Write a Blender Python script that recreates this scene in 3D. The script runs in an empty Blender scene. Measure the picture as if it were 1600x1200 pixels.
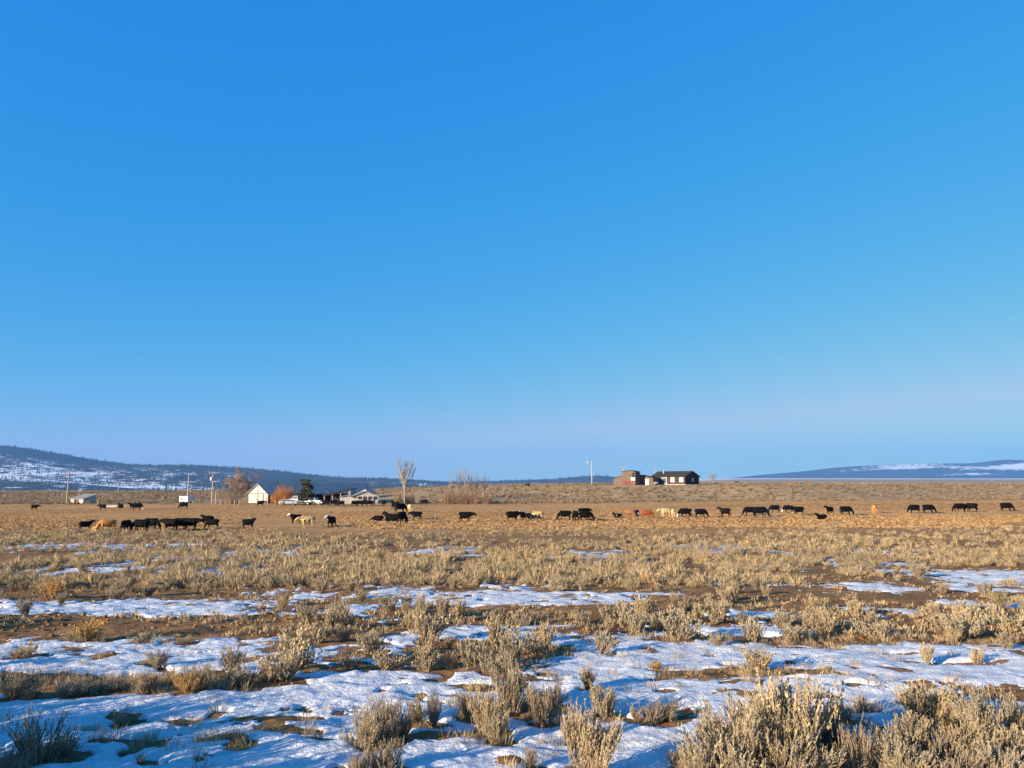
import bpy, bmesh, math, random
import numpy as np
from mathutils import Vector, Matrix, Quaternion

sc = bpy.context.scene
COL = sc.collection
PI = math.pi
rad = math.radians

# ------------------------------------------------------------------ camera
EYE = 2.3                                   # metres above the ground at the photographer's feet
PITCH = rad(7.68)
FPX = 1156.0                                # focal length in pixels of a 1600 px wide picture
cam = bpy.data.objects.new('camera', bpy.data.cameras.new('camera'))
COL.objects.link(cam)
cam.data.sensor_width = 36.0
cam.data.lens = FPX / 1600.0 * 36.0
cam.data.clip_start = 0.1
cam.data.clip_end = 60000.0
cam.location = (0.0, 0.0, EYE)
cam.rotation_euler = (rad(90) + PITCH, 0.0, 0.0)
sc.camera = cam

# ------------------------------------------------------------------ sky, sun, exposure
SUN_EL = rad(13.0)
SUN_TRAVEL = (math.cos(rad(38)), math.sin(rad(38)))      # the way the light (and every shadow) runs over the ground
world = bpy.data.worlds.new('World')
sc.world = world
world.use_nodes = True
wn = world.node_tree
bg = wn.nodes['Background']
sky = wn.nodes.new('ShaderNodeTexSky')
sky.sky_type = 'NISHITA'
sky.sun_disc = False
sky.sun_elevation = SUN_EL
sky.sun_rotation = math.atan2(-SUN_TRAVEL[0], -SUN_TRAVEL[1])
sky.altitude = 1400.0
sky.air_density = 1.0
sky.dust_density = 0.0
sky.ozone_density = 3.0
sep = wn.nodes.new('ShaderNodeSeparateColor')
comb = wn.nodes.new('ShaderNodeCombineColor')
wn.links.new(sky.outputs[0], sep.inputs[0])
for ch, (gain, power, cap) in enumerate(((0.122, 1.80, 1.18), (0.625, 0.56, 2.1), (1.78, 0.09, 2.04))):
    p = wn.nodes.new('ShaderNodeMath'); p.operation = 'POWER'; p.inputs[1].default_value = power
    m = wn.nodes.new('ShaderNodeMath'); m.operation = 'MULTIPLY'; m.inputs[1].default_value = gain
    k = wn.nodes.new('ShaderNodeMath'); k.operation = 'MINIMUM'; k.inputs[1].default_value = cap
    wn.links.new(sep.outputs[ch], p.inputs[0]); wn.links.new(p.outputs[0], m.inputs[0])
    wn.links.new(m.outputs[0], k.inputs[0]); wn.links.new(k.outputs[0], comb.inputs[ch])
wn.links.new(comb.outputs[0], bg.inputs[0])
bg.inputs[1].default_value = 0.15

sun = bpy.data.objects.new('sun', bpy.data.lights.new('sun', 'SUN'))
COL.objects.link(sun)
sun.data.energy = 5.0
sun.data.angle = rad(0.53)
sun.data.color = (1.0, 0.85, 0.63)
sun.location = (-60, -40, 60)
sun.rotation_euler = Vector((SUN_TRAVEL[0] * math.cos(SUN_EL), SUN_TRAVEL[1] * math.cos(SUN_EL), -math.sin(SUN_EL))).to_track_quat('-Z', 'Y').to_euler()

sc.view_settings.view_transform = 'Standard'
sc.view_settings.look = 'None'
sc.view_settings.gamma = 1.0
sc.view_settings.use_curve_mapping = False
sc.view_settings.exposure = 1.4
sc.cycles.max_bounces = 5
sc.cycles.diffuse_bounces = 3
sc.cycles.volume_bounces = 0
sc.cycles.use_fast_gi = False

# ------------------------------------------------------------------ numbers and noise
rng = np.random.default_rng(7)
random.seed(7)

def sstep(x, a, b):
    t = np.clip((np.asarray(x, float) - a) / (b - a), 0, 1)
    return t * t * (3 - 2 * t)

def vnoise(x, y, seed=0):
    x = np.asarray(x, float); y = np.asarray(y, float)
    xi = np.floor(x).astype(np.int64); yi = np.floor(y).astype(np.int64)
    fx = x - xi; fy = y - yi
    fx = fx * fx * fx * (fx * (fx * 6 - 15) + 10); fy = fy * fy * fy * (fy * (fy * 6 - 15) + 10)
    def h(a, b):
        n = (a * 374761393 + b * 668265263 + seed * 1442695041) & 0xFFFFFFFF
        n = ((n ^ (n >> 13)) * 1274126177) & 0xFFFFFFFF
        n = ((n ^ (n >> 16)) * 2246822519) & 0xFFFFFFFF
        return ((n ^ (n >> 15)) & 0xFFFFFF) / float(0xFFFFFF)
    return (h(xi, yi) * (1 - fx) + h(xi + 1, yi) * fx) * (1 - fy) + (h(xi, yi + 1) * (1 - fx) + h(xi + 1, yi + 1) * fx) * fy

def fbm(x, y, octaves=4, seed=0, gain=0.5):
    """fractal noise in about -1 .. 1, turned a little at every octave"""
    s = 0.0; a = 1.0; n = 0.0
    for o in range(octaves):
        s = s + a * (vnoise(x, y, seed + o * 17) * 2 - 1); n += a
        x, y = (x * 0.8 - y * 0.6) * 2.03 + 11.3, (x * 0.6 + y * 0.8) * 2.03 + 4.7
        a *= gain
    return s / n

# ------------------------------------------------------------------ the lie of the land (z of the ground, world metres)
PY = [-40, 0, 6.4, 9.6, 13, 19.6, 28, 46, 84, 125, 170, 200, 400]
PZ = [-2.0, -2.25, -2.3, -2.4, -2.6, -3.0, -3.4, -4.0, -4.85, -4.95, -5.0, -5.0, -5.0]
BX = [-260, -175, -62, -32, 0, 32, 75, 125, 175, 260]
FOOT = [205, 205, 205, 200, 197, 200, 206, 212, 220, 225]
CREST = [335, 335, 320, 300, 280, 238, 236, 265, 290, 300]
CZ = [-3.9, -3.7, -3.2, -1.4, -0.5, -0.35, -0.15, -0.2, -0.3, -0.4]

def smooth_interp(v, xs, ys):
    return (np.interp(v, xs, ys) + np.interp(v - 9, xs, ys) + np.interp(v + 9, xs, ys)) / 3

def ground_z(x, y, fine=True):
    x = np.asarray(x, float); y = np.asarray(y, float)
    z = (np.interp(y, PY, PZ) + np.interp(y * 1.06 + .3, PY, PZ) + np.interp(y * .94 - .3, PY, PZ)) / 3
    z = z + 0.0045 * np.clip(x, -140, 140) * sstep(y, 25, 115)
    z = z + 0.16 * fbm(x * .09, y * .09, 3, 3) * sstep(y, 8, 30)
    f = smooth_interp(x, BX, FOOT); c = smooth_interp(x, BX, CREST); cz = smooth_interp(x, BX, CZ)
    wob = 6 * fbm(x * .02, y * .01, 2, 5)
    t = np.clip((y - f - wob) / (c - f), 0, 1)
    t = t * t * (3 - 2 * t)
    z = z * (1 - t) + cz * t
    z = z + t * (1 - sstep(y, 500, 900)) * 0.35 * fbm(x * .05, y * .05, 3, 8)
    z = z - 7.0 * sstep(y, 420, 900)
    right = sstep(x / np.maximum(y, 1), 0.10, 0.32)
    z = z - 26.0 * (1 - right) * sstep(y, 420, 1000)
    z = z + np.clip(y - 1200, 0, None) * (0.0092 * right + 0.004 * (1 - right)) * sstep(y, 1200, 2400)
    if fine:
        near = 1 - sstep(y, 45, 90)
        z = z + near * (0.05 * fbm(x * .8, y * .8, 3, 21) + 0.034 * fbm(x * 4.2, y * 4.2, 3, 22))
    return z + EYE

def ray(px, py):
    a = (px - 800.0) / FPX; b = (600.0 - py) / FPX
    return np.array((a, math.cos(PITCH) - b * math.sin(PITCH), math.sin(PITCH) + b * math.cos(PITCH)))

_YS = np.geomspace(2.0, 420.0, 5000)
def spot(px, py):
    """ground point that a photograph pixel lies on"""
    d = ray(px, py)
    t = _YS / d[1]
    zz = EYE + d[2] * t
    g = ground_z(d[0] * t, _YS, fine=False)
    k = np.nonzero(zz <= g)[0]
    k = k[0] if len(k) else len(_YS) - 1
    return d[0] * t[k], _YS[k]

def spot_at(px, y):
    d = ray(px, 760)
    x = d[0] * y / d[1]
    return x, y

# ------------------------------------------------------------------ object helpers
def tag(o, label=None, cat=None, group=None, kind=None):
    if label: o['label'] = label
    if cat: o['category'] = cat
    if group: o['group'] = group
    if kind: o['kind'] = kind
    return o

def empty(name, loc, rz=0.0, scale=1.0):
    o = bpy.data.objects.new(name, None)
    COL.objects.link(o)
    o.empty_display_size = 0.3
    o.location = loc; o.rotation_euler = (0, 0, rz); o.scale = (scale,) * 3
    return o

def link(name, me, mat=None, parent=None):
    o = bpy.data.objects.new(name, me)
    COL.objects.link(o)
    if mat is not None and not me.materials: me.materials.append(mat)
    if parent is not None: o.parent = parent
    return o

def np_mesh(name, verts, faces, smooth=False, attrs=None):
    """mesh from an (n,3) array and an (m,3) or (m,4) index array"""
    me = bpy.data.meshes.new(name)
    verts = np.ascontiguousarray(verts, np.float32); faces = np.ascontiguousarray(faces, np.int32)
    k = faces.shape[1]
    me.vertices.add(len(verts)); me.vertices.foreach_set('co', verts.ravel())
    me.loops.add(faces.size); me.loops.foreach_set('vertex_index', faces.ravel())
    me.polygons.add(len(faces)); me.polygons.foreach_set('loop_start', np.arange(0, faces.size, k, dtype=np.int32))
    if smooth: me.polygons.foreach_set('use_smooth', np.ones(len(faces), bool))
    for nm, arr in (attrs or {}).items():
        a = me.attributes.new(nm, 'FLOAT', 'POINT'); a.data.foreach_set('value', np.ascontiguousarray(arr, np.float32))
    me.update(calc_edges=True)
    me.validate()
    return me

class MB:
    """collects boxes, prisms and tubes; build() links them as one mesh"""
    def __init__(s): s.v = []; s.f = []
    def add(s, v, f):
        o = len(s.v); s.v += [tuple(p) for p in v]; s.f += [tuple(i + o for i in q) for q in f]; return s
    def box(s, x0, x1, y0, y1, z0, z1):
        v = [(x0, y0, z0), (x1, y0, z0), (x1, y1, z0), (x0, y1, z0), (x0, y0, z1), (x1, y0, z1), (x1, y1, z1), (x0, y1, z1)]
        return s.add(v, [(0, 3, 2, 1), (4, 5, 6, 7), (0, 1, 5, 4), (1, 2, 6, 5), (2, 3, 7, 6), (3, 0, 4, 7)])
    def prism_y(s, prof, y0, y1):
        """profile in x,z pushed along y"""
        n = len(prof)
        v = [(p[0], y0, p[1]) for p in prof] + [(p[0], y1, p[1]) for p in prof]
        return s.add(v, [tuple(range(n)), tuple(range(2 * n - 1, n - 1, -1))] + [((i + 1) % n, i, i + n, (i + 1) % n + n) for i in range(n)])
    def prism_x(s, prof, x0, x1):
        n = len(prof)
        v = [(x0, p[0], p[1]) for p in prof] + [(x1, p[0], p[1]) for p in prof]
        return s.add(v, [tuple(range(n - 1, -1, -1)), tuple(range(n, 2 * n))] + [(i, (i + 1) % n, (i + 1) % n + n, i + n) for i in range(n)])
    def tube(s, pts, radii, n=5, cap=True):
        pts = [Vector(p) for p in pts]; rings = []
        for i, p in enumerate(pts):
            d = (pts[min(i + 1, len(pts) - 1)] - pts[max(i - 1, 0)])
            if d.length < 1e-6: d = Vector((0, 0, 1))
            d.normalize()
            a = d.orthogonal().normalized() if abs(d.z) < .98 else Vector((1, 0, 0))
            if abs(d.z) < .98: a = d.cross(Vector((0, 0, 1))).normalized()
            b = d.cross(a).normalized()
            r = radii[i]
            rings.append([p + a * (r * math.cos(2 * PI * k / n)) + b * (r * math.sin(2 * PI * k / n)) for k in range(n)])
        v = [q for r in rings for q in r]; f = []
        for i in range(len(pts) - 1):
            for k in range(n):
                f.append((i * n + k, i * n + (k + 1) % n, (i + 1) * n + (k + 1) % n, (i + 1) * n + k))
        if cap:
            f.append(tuple(range(n - 1, -1, -1))); f.append(tuple(range((len(pts) - 1) * n, len(pts) * n)))
        return s.add(v, f)
    def mesh(s, name):
        me = bpy.data.meshes.new(name); me.from_pydata(s.v, [], s.f); me.update(); return me
    def build(s, name, mat, parent=None): return link(name, s.mesh(name), mat, parent)

# ------------------------------------------------------------------ materials
def new_mat(name, rough=0.85):
    m = bpy.data.materials.new(name); m.use_nodes = True
    b = m.node_tree.nodes['Principled BSDF']
    b.inputs['Roughness'].default_value = rough
    if 'Specular IOR Level' in b.inputs: b.inputs['Specular IOR Level'].default_value = 0.25
    return m, m.node_tree, b

def N(nt, kind, **kw):
    n = nt.nodes.new(kind)
    for k, v in kw.items(): setattr(n, k, v)
    return n

def rgb(c): return (c[0], c[1], c[2], 1.0)
def warm(c): return (c[0], c[1] * .90, c[2] * .80)

def mix_rgb(nt, fac, a, b, blend='MIX'):
    n = N(nt, 'ShaderNodeMix', data_type='RGBA', blend_type=blend)
    for i, v in ((0, fac), (6, a), (7, b)):
        if isinstance(v, (int, float)): n.inputs[i].default_value = v
        elif isinstance(v, tuple): n.inputs[i].default_value = rgb(v)
        else: nt.links.new(v, n.inputs[i])
    return n.outputs[2]

def noise_tex(nt, scale, detail=4, coord='Object', rough=.55, stretch=None):
    tc = N(nt, 'ShaderNodeTexCoord')
    n = N(nt, 'ShaderNodeTexNoise'); n.inputs['Scale'].default_value = scale; n.inputs['Detail'].default_value = detail; n.inputs['Roughness'].default_value = rough
    src = tc.outputs[coord]
    if stretch:
        mp = N(nt, 'ShaderNodeMapping'); mp.inputs['Scale'].default_value = stretch
        nt.links.new(src, mp.inputs[0]); src = mp.outputs[0]
    nt.links.new(src, n.inputs['Vector'])
    return n.outputs[0]

def ramp(nt, src, a, b, ca=0.0, cb=1.0):
    n = N(nt, 'ShaderNodeMapRange'); n.clamp = True
    n.interpolation_type = 'SMOOTHSTEP'
    for i, v in enumerate((a, b, ca, cb)): n.inputs[i + 1].default_value = v
    nt.links.new(src, n.inputs[0])
    return n.outputs[0]

def surf(name, col, var=0.25, scale=3.0, rough=0.85, bump=0.0, stretch=None, spec=.25):
    """plain surface with some uneven tone"""
    m, nt, b = new_mat(name, rough)
    b.inputs['Specular IOR Level'].default_value = spec
    n = noise_tex(nt, scale, 5, stretch=stretch)
    c = mix_rgb(nt, ramp(nt, n, .3, .7), tuple(v * (1 - var) for v in col), tuple(min(1, v * (1 + var)) for v in col))
    nt.links.new(c, b.inputs['Base Color'])
    if bump:
        bp = N(nt, 'ShaderNodeBump'); bp.inputs['Strength'].default_value = bump
        nt.links.new(n, bp.inputs['Height']); nt.links.new(bp.outputs[0], b.inputs['Normal'])
    return m

def foliage_mat(name, cols, attr=None, transl=0.25):
    """leafy or twiggy stuff: tone drawn per object (or per plant attribute) and a finer unevenness inside it"""
    m, nt, b = new_mat(name, 0.8)
    b.inputs['Specular IOR Level'].default_value = 0.12
    if attr:
        a = N(nt, 'ShaderNodeAttribute'); a.attribute_name = attr; r = a.outputs['Fac']
    else:
        r = N(nt, 'ShaderNodeObjectInfo').outputs['Random']
    cr = N(nt, 'ShaderNodeValToRGB')
    e = cr.color_ramp.elements
    while len(e) < len(cols): e.new(0.5)
    for i, c in enumerate(cols):
        e[i].position = i / (len(cols) - 1); e[i].color = rgb(warm(c))
    nt.links.new(r, cr.inputs[0])
    n = noise_tex(nt, 9.0 if not attr else 2.5, 2)
    c = mix_rgb(nt, 1.0, cr.outputs[0], mix_rgb(nt, ramp(nt, n, .3, .7), (.72, .72, .74), (1.22, 1.18, 1.1)), 'MULTIPLY')
    nt.links.new(c, b.inputs['Base Color'])
    if transl:
        out = nt.nodes['Material Output']
        tr = N(nt, 'ShaderNodeBsdfTranslucent'); nt.links.new(c, tr.inputs[0])
        mx = N(nt, 'ShaderNodeMixShader'); mx.inputs[0].default_value = transl
        nt.links.new(b.outputs[0], mx.inputs[1]); nt.links.new(tr.outputs[0], mx.inputs[2])
        nt.links.new(mx.outputs[0], out.inputs[0])
    return m

M = {}
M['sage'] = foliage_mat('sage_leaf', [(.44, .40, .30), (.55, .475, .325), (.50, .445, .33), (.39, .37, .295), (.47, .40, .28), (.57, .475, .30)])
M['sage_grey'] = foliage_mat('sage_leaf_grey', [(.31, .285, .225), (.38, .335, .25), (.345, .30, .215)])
M['sage_gold'] = foliage_mat('sage_leaf_gold', [(.58, .40, .15), (.60, .39, .16)])
M['sage_wood'] = surf('sage_wood', (0.240, 0.171, 0.110), .3, 20, .9)
M['tuft'] = foliage_mat('tuft_blades', [(.29, .25, .18), (.39, .325, .22), (.46, .375, .24), (.36, .31, .225), (.50, .395, .235)], attr='tint')
M['bench_sage'] = foliage_mat('bench_sage_leaf', [(.15, .13, .10), (.25, .21, .155), (.36, .285, .195), (.20, .17, .125)], attr='tint')
M['pasture'] = foliage_mat('pasture_grass', [(.40, .25, .115), (.48, .325, .17), (.385, .265, .14), (.53, .375, .205)], attr='tint')

# bare soil, pasture and bench under the plants
m, nt, b = new_mat('soil', 0.95)
b.inputs['Specular IOR Level'].default_value = 0.08
geo = N(nt, 'ShaderNodeNewGeometry'); sx = N(nt, 'ShaderNodeSeparateXYZ'); nt.links.new(geo.outputs['Position'], sx.inputs[0])
n1 = noise_tex(nt, .9, 6); n2 = noise_tex(nt, 9.0, 5); n3 = noise_tex(nt, .045, 4, stretch=(.35, 1, 1)); n4 = noise_tex(nt, .3, 5)
dirt = mix_rgb(nt, ramp(nt, n1, .35, .65), (0.185, 0.091, 0.038), (0.300, 0.157, 0.066))
dirt = mix_rgb(nt, ramp(nt, n2, .45, .68, 0, .6), dirt, (0.380, 0.235, 0.119))
fld = mix_rgb(nt, ramp(nt, n3, .38, .62), (0.460, 0.222, 0.073), (0.540, 0.296, 0.112))
fld = mix_rgb(nt, ramp(nt, n4, .5, .72, 0, .75), fld, (0.290, 0.161, 0.070))
add = N(nt, 'ShaderNodeMath', operation='MULTIPLY_ADD'); add.inputs[1].default_value = 60; nt.links.new(n3, add.inputs[0]); nt.links.new(sx.outputs[1], add.inputs[2])
c = mix_rgb(nt, ramp(nt, add.outputs[0], 75, 125), dirt, fld)
bat = N(nt, 'ShaderNodeAttribute'); bat.attribute_name = 'bench'
bench_c = mix_rgb(nt, ramp(nt, n4, .4, .62), (0.360, 0.231, 0.115), (0.440, 0.278, 0.136))
c = mix_rgb(nt, bat.outputs['Fac'], c, bench_c)
sat = N(nt, 'ShaderNodeAttribute'); sat.attribute_name = 'snowy'
n5 = noise_tex(nt, .012, 7, stretch=(.25, 1, 1), rough=.72)
sm = N(nt, 'ShaderNodeMath', operation='ADD'); nt.links.new(n5, sm.inputs[0]); nt.links.new(sat.outputs['Fac'], sm.inputs[1])
c = mix_rgb(nt, ramp(nt, sm.outputs[0], 1.0, 1.08), c, (.80, .80, .82))
nt.links.new(c, b.inputs['Base Color'])
bp = N(nt, 'ShaderNodeBump'); bp.inputs['Strength'].default_value = 1.0; bp.inputs['Distance'].default_value = .06
nb = noise_tex(nt, 16, 6, rough=.7); nt.links.new(nb, bp.inputs['Height']); nt.links.new(bp.outputs[0], b.inputs['Normal'])
M['soil'] = m

m, nt, b = new_mat('snow', 0.6)
b.inputs['Specular IOR Level'].default_value = 0.2
n1 = noise_tex(nt, 5, 5); n2 = noise_tex(nt, 38, 4)
c = mix_rgb(nt, ramp(nt, n1, .3, .75), (.66, .66, .665), (.55, .55, .555))
c = mix_rgb(nt, ramp(nt, n2, .56, .72, 0, .6), c, (.34, .28, .21))
nt.links.new(c, b.inputs['Base Color'])
bp = N(nt, 'ShaderNodeBump'); bp.inputs['Strength'].default_value = .85; bp.inputs['Distance'].default_value = .035
nb = noise_tex(nt, 22, 5, rough=.6); nt.links.new(nb, bp.inputs['Height']); nt.links.new(bp.outputs[0], b.inputs['Normal'])
b.inputs['Subsurface Weight'].default_value = 0.0
M['snow'] = m

# ------------------------------------------------------------------ where the near shrubs stand: (px, base row, top row, width px, kind)
HERO = [
 (1238, 1192, 1048, 175, 'sage', 'tall straw-coloured sagebrush, biggest of the clump in the lower right'),
 (1150, 1212, 1092, 130, 'sage', 'olive-straw sagebrush on the left flank of the big lower right clump'),
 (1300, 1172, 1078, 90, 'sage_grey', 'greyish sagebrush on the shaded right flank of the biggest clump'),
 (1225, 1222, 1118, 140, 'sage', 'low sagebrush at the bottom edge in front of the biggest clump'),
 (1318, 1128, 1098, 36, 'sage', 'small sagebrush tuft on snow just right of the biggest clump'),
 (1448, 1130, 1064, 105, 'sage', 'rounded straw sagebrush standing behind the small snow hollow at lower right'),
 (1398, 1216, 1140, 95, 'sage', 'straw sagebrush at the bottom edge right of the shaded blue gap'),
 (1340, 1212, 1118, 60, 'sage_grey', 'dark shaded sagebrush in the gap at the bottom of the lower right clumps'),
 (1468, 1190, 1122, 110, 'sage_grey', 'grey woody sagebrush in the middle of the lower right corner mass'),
 (1560, 1222, 1150, 100, 'sage', 'pale sagebrush at the bottom right corner of the view'),
 (1535, 1160, 1082, 80, 'sage', 'straw sagebrush near the right edge behind the corner mass'),
 (1592, 1150, 1078, 70, 'sage', 'sagebrush cut by the right edge of the view, tips orange'),
 (1500, 1222, 1160, 90, 'sage_grey', 'low grey sagebrush at the bottom between the two corner shrubs'),
 (800, 1112, 1026, 70, 'sage', 'tallest straw sagebrush at the back of the centre clump'),
 (758, 1142, 1062, 75, 'sage', 'left sagebrush of the centre clump, straw fingers over a snow pit'),
 (845, 1130, 1044, 62, 'sage', 'right sagebrush of the centre clump, leaning left'),
 (775, 1157, 1098, 58, 'sage', 'front sagebrush of the centre clump, low and rounded'),
 (918, 1220, 1098, 100, 'sage', 'thick straw sagebrush at the bottom edge left of the blue shaded snow'),
 (897, 1160, 1108, 40, 'sage_gold', 'small orange-tipped shrub behind the bottom centre sagebrush'),
 (946, 1120, 1062, 55, 'sage', 'fan-shaped sagebrush alone on snow right of the centre clump'),
 (919, 1080, 1044, 30, 'sage_gold', 'small rusty-orange shrub standing on snow behind the fan-shaped sagebrush'),
 (1022, 1130, 1086, 46, 'sage_grey', 'small grey sagebrush on the snow left of the lower right clumps'),
 (1048, 1126, 1096, 40, 'sage', 'low sagebrush touching the left end of the lower right clumps'),
 (996, 1128, 1100, 34, 'sage', 'low ragged sagebrush between the fan-shaped shrub and the lower right clump'),
 (1062, 1202, 1168, 40, 'sage', 'small sagebrush at the foot of the lower right clump, bottom edge'),
 (830, 1205, 1165, 34, 'sage_grey', 'small dark leafless-looking shrub in shade left of the bottom centre sagebrush'),
 (572, 1166, 1090, 66, 'sage', 'straw sagebrush on the left of the clump beside the blue snow'),
 (598, 1132, 1078, 50, 'sage_grey', 'grey sagebrush at the back of the clump beside the blue snow'),
 (604, 1160, 1108, 48, 'sage', 'rounded bright sagebrush in front of the clump beside the blue snow'),
 (626, 1150, 1084, 44, 'sage_grey', 'grey upright sagebrush on the right of the clump beside the blue snow'),
 (600, 1214, 1150, 75, 'sage_grey', 'woody grey shrub with bare twigs at the bottom edge below the blue snow clump'),
 (562, 1222, 1172, 42, 'sage', 'small straw shrub at the bottom edge beside the woody grey one'),
 (678, 1134, 1068, 36, 'sage_grey', 'narrow upright sagebrush between the left and centre clumps'),
 (654, 1130, 1090, 40, 'sage', 'low straw sagebrush left of the narrow upright one'),
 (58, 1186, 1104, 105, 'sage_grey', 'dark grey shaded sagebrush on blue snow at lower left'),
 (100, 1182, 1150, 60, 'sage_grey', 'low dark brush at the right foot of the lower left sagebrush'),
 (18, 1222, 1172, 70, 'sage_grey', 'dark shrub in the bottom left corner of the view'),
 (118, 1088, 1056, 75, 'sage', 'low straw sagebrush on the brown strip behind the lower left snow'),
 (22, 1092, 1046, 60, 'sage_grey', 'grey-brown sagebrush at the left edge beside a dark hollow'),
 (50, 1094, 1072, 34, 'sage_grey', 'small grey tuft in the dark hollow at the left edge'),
 (178, 1084, 1058, 50, 'sage', 'low tan shrub on the brown strip right of the left hollow'),
 (228, 1084, 1048, 62, 'sage', 'tan shrub in the middle of the brown strip at left'),
 (292, 1088, 1056, 46, 'sage_gold', 'small yellow-gold shrub at the end of the brown strip'),
 (310, 1080, 1036, 60, 'sage', 'taller tan shrub just behind the yellow-gold one'),
 (372, 1072, 1040, 70, 'sage', 'tan shrub on the brown strip right of the yellow-gold one'),
 (448, 1066, 1014, 80, 'sage', 'bushy straw sagebrush at the right end of the brown strip'),
 (420, 1068, 1030, 48, 'sage', 'sagebrush against the left of the bushy straw one'),
 (140, 1003, 964, 56, 'sage_gold', 'golden-topped shrub on the edge of the dirt bank at left'),
 (118, 1003, 976, 44, 'sage', 'tan shrub beside the golden-topped one on the dirt bank'),
 (222, 1006, 984, 52, 'sage', 'low rounded shrub on the snow below the dirt bank'),
 (292, 1005, 992, 34, 'sage', 'tiny shrub on the snow right of the low rounded one'),
 (38, 1030, 1004, 64, 'sage', 'low brown shrub near the left edge on the upper snow'),
 (226, 1038, 1024, 40, 'sage', 'tiny brown shrub in the middle of the upper left snow'),
 (496, 1004, 968, 48, 'sage', 'straw shrub standing at the right end of the dirt bank'),
 (578, 1026, 978, 50, 'sage', 'upright straw sagebrush on snow patches left of the picture centre'),
 (600, 1050, 1014, 52, 'sage', 'straw sagebrush just in front of the upright one left of centre'),
 (545, 1048, 1018, 46, 'sage', 'greyish tan sagebrush left of the pair of upright ones'),
 (668, 1050, 1008, 46, 'sage', 'tan sagebrush left of the tall pair behind the centre clump'),
 (738, 1046, 996, 54, 'sage', 'tall tan sagebrush behind the centre clump'),
 (705, 1046, 1016, 40, 'sage', 'low tan sagebrush between two taller ones behind the centre clump'),
 (775, 1012, 960, 60, 'sage', 'broad tan sagebrush in the middle distance near the picture centre'),
 (835, 1022, 980, 60, 'sage', 'tan sagebrush at the left end of the wide right-hand snow'),
 (940, 1022, 982, 34, 'sage', 'narrow tan sagebrush standing on the edge of the wide snow'),
 (1058, 1000, 944, 58, 'sage', 'tallest shrub behind the wide right-hand snow'),
 (1122, 1010, 985, 32, 'sage', 'small tuft on the far edge of the wide right-hand snow'),
 (1240, 1002, 972, 58, 'sage', 'tan shrub behind the wide snow, right of the tallest one'),
 (1370, 998, 966, 54, 'sage', 'tan shrub behind the wide snow, beneath the dirt scar'),
 (1505, 998, 955, 70, 'sage', 'broad tan shrub behind the wide snow at right'),
 (1578, 998, 950, 66, 'sage', 'broad tan shrub behind the wide snow at the right edge'),
 (1025, 1048, 1030, 26, 'sage_gold', 'tiny reddish tuft alone in the wide right-hand snow'),
 (1090, 1218, 1150, 70, 'sage', 'low straw sagebrush at the bottom edge, left foot of the big lower right clump'),
 (1275, 1222, 1150, 80, 'sage_grey', 'grey low sagebrush at the bottom edge below the biggest clump'),
 (1432, 1222, 1168, 80, 'sage', 'straw low sagebrush at the bottom edge in the corner mass'),
 (1180, 1150, 1088, 70, 'sage_grey', 'grey sagebrush tucked behind the left flank of the biggest clump'),
 (1505, 1140, 1098, 56, 'sage', 'small straw sagebrush between the rounded one and the right edge'),
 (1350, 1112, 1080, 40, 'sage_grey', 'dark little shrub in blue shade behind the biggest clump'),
 (730, 1120, 1066, 44, 'sage', 'straw sagebrush at the left back of the centre clump'),
 (866, 1108, 1062, 40, 'sage_grey', 'grey sagebrush at the shaded right end of the centre clump'),
 (1120, 1180, 1112, 80, 'sage', 'rounded straw sagebrush inside the left half of the big lower right clump'),
 (1200, 1200, 1100, 90, 'sage', 'rounded straw sagebrush in the front middle of the big lower right clump'),
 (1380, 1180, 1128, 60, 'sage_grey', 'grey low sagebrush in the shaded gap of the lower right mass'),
 (1520, 1196, 1120, 80, 'sage', 'rounded straw sagebrush in the middle of the corner mass'),
 (1585, 1190, 1120, 80, 'sage', 'rounded straw sagebrush against the right edge, above the corner'),
 (1430, 1180, 1110, 80, 'sage', 'straw sagebrush filling the front of the rounded one at lower right'),
 (158, 1160, 1150, 10, 'sage_grey', 'tiny dark stub poking from the blue shaded snow at left'),
 (192, 1180, 1168, 20, 'sage_grey', 'small dark twig tuft poking from the blue snow'),
 (218, 1196, 1178, 16, 'sage_grey', 'dark broken twigs at the bottom left in blue snow'),
 (190, 1126, 1112, 40, 'sage_grey', 'low half-buried grass tuft in a snow pit at left'),
 (372, 1166, 1152, 44, 'sage_grey', 'half-buried dark shrub in a long snow pit at lower left'),
]

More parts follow.
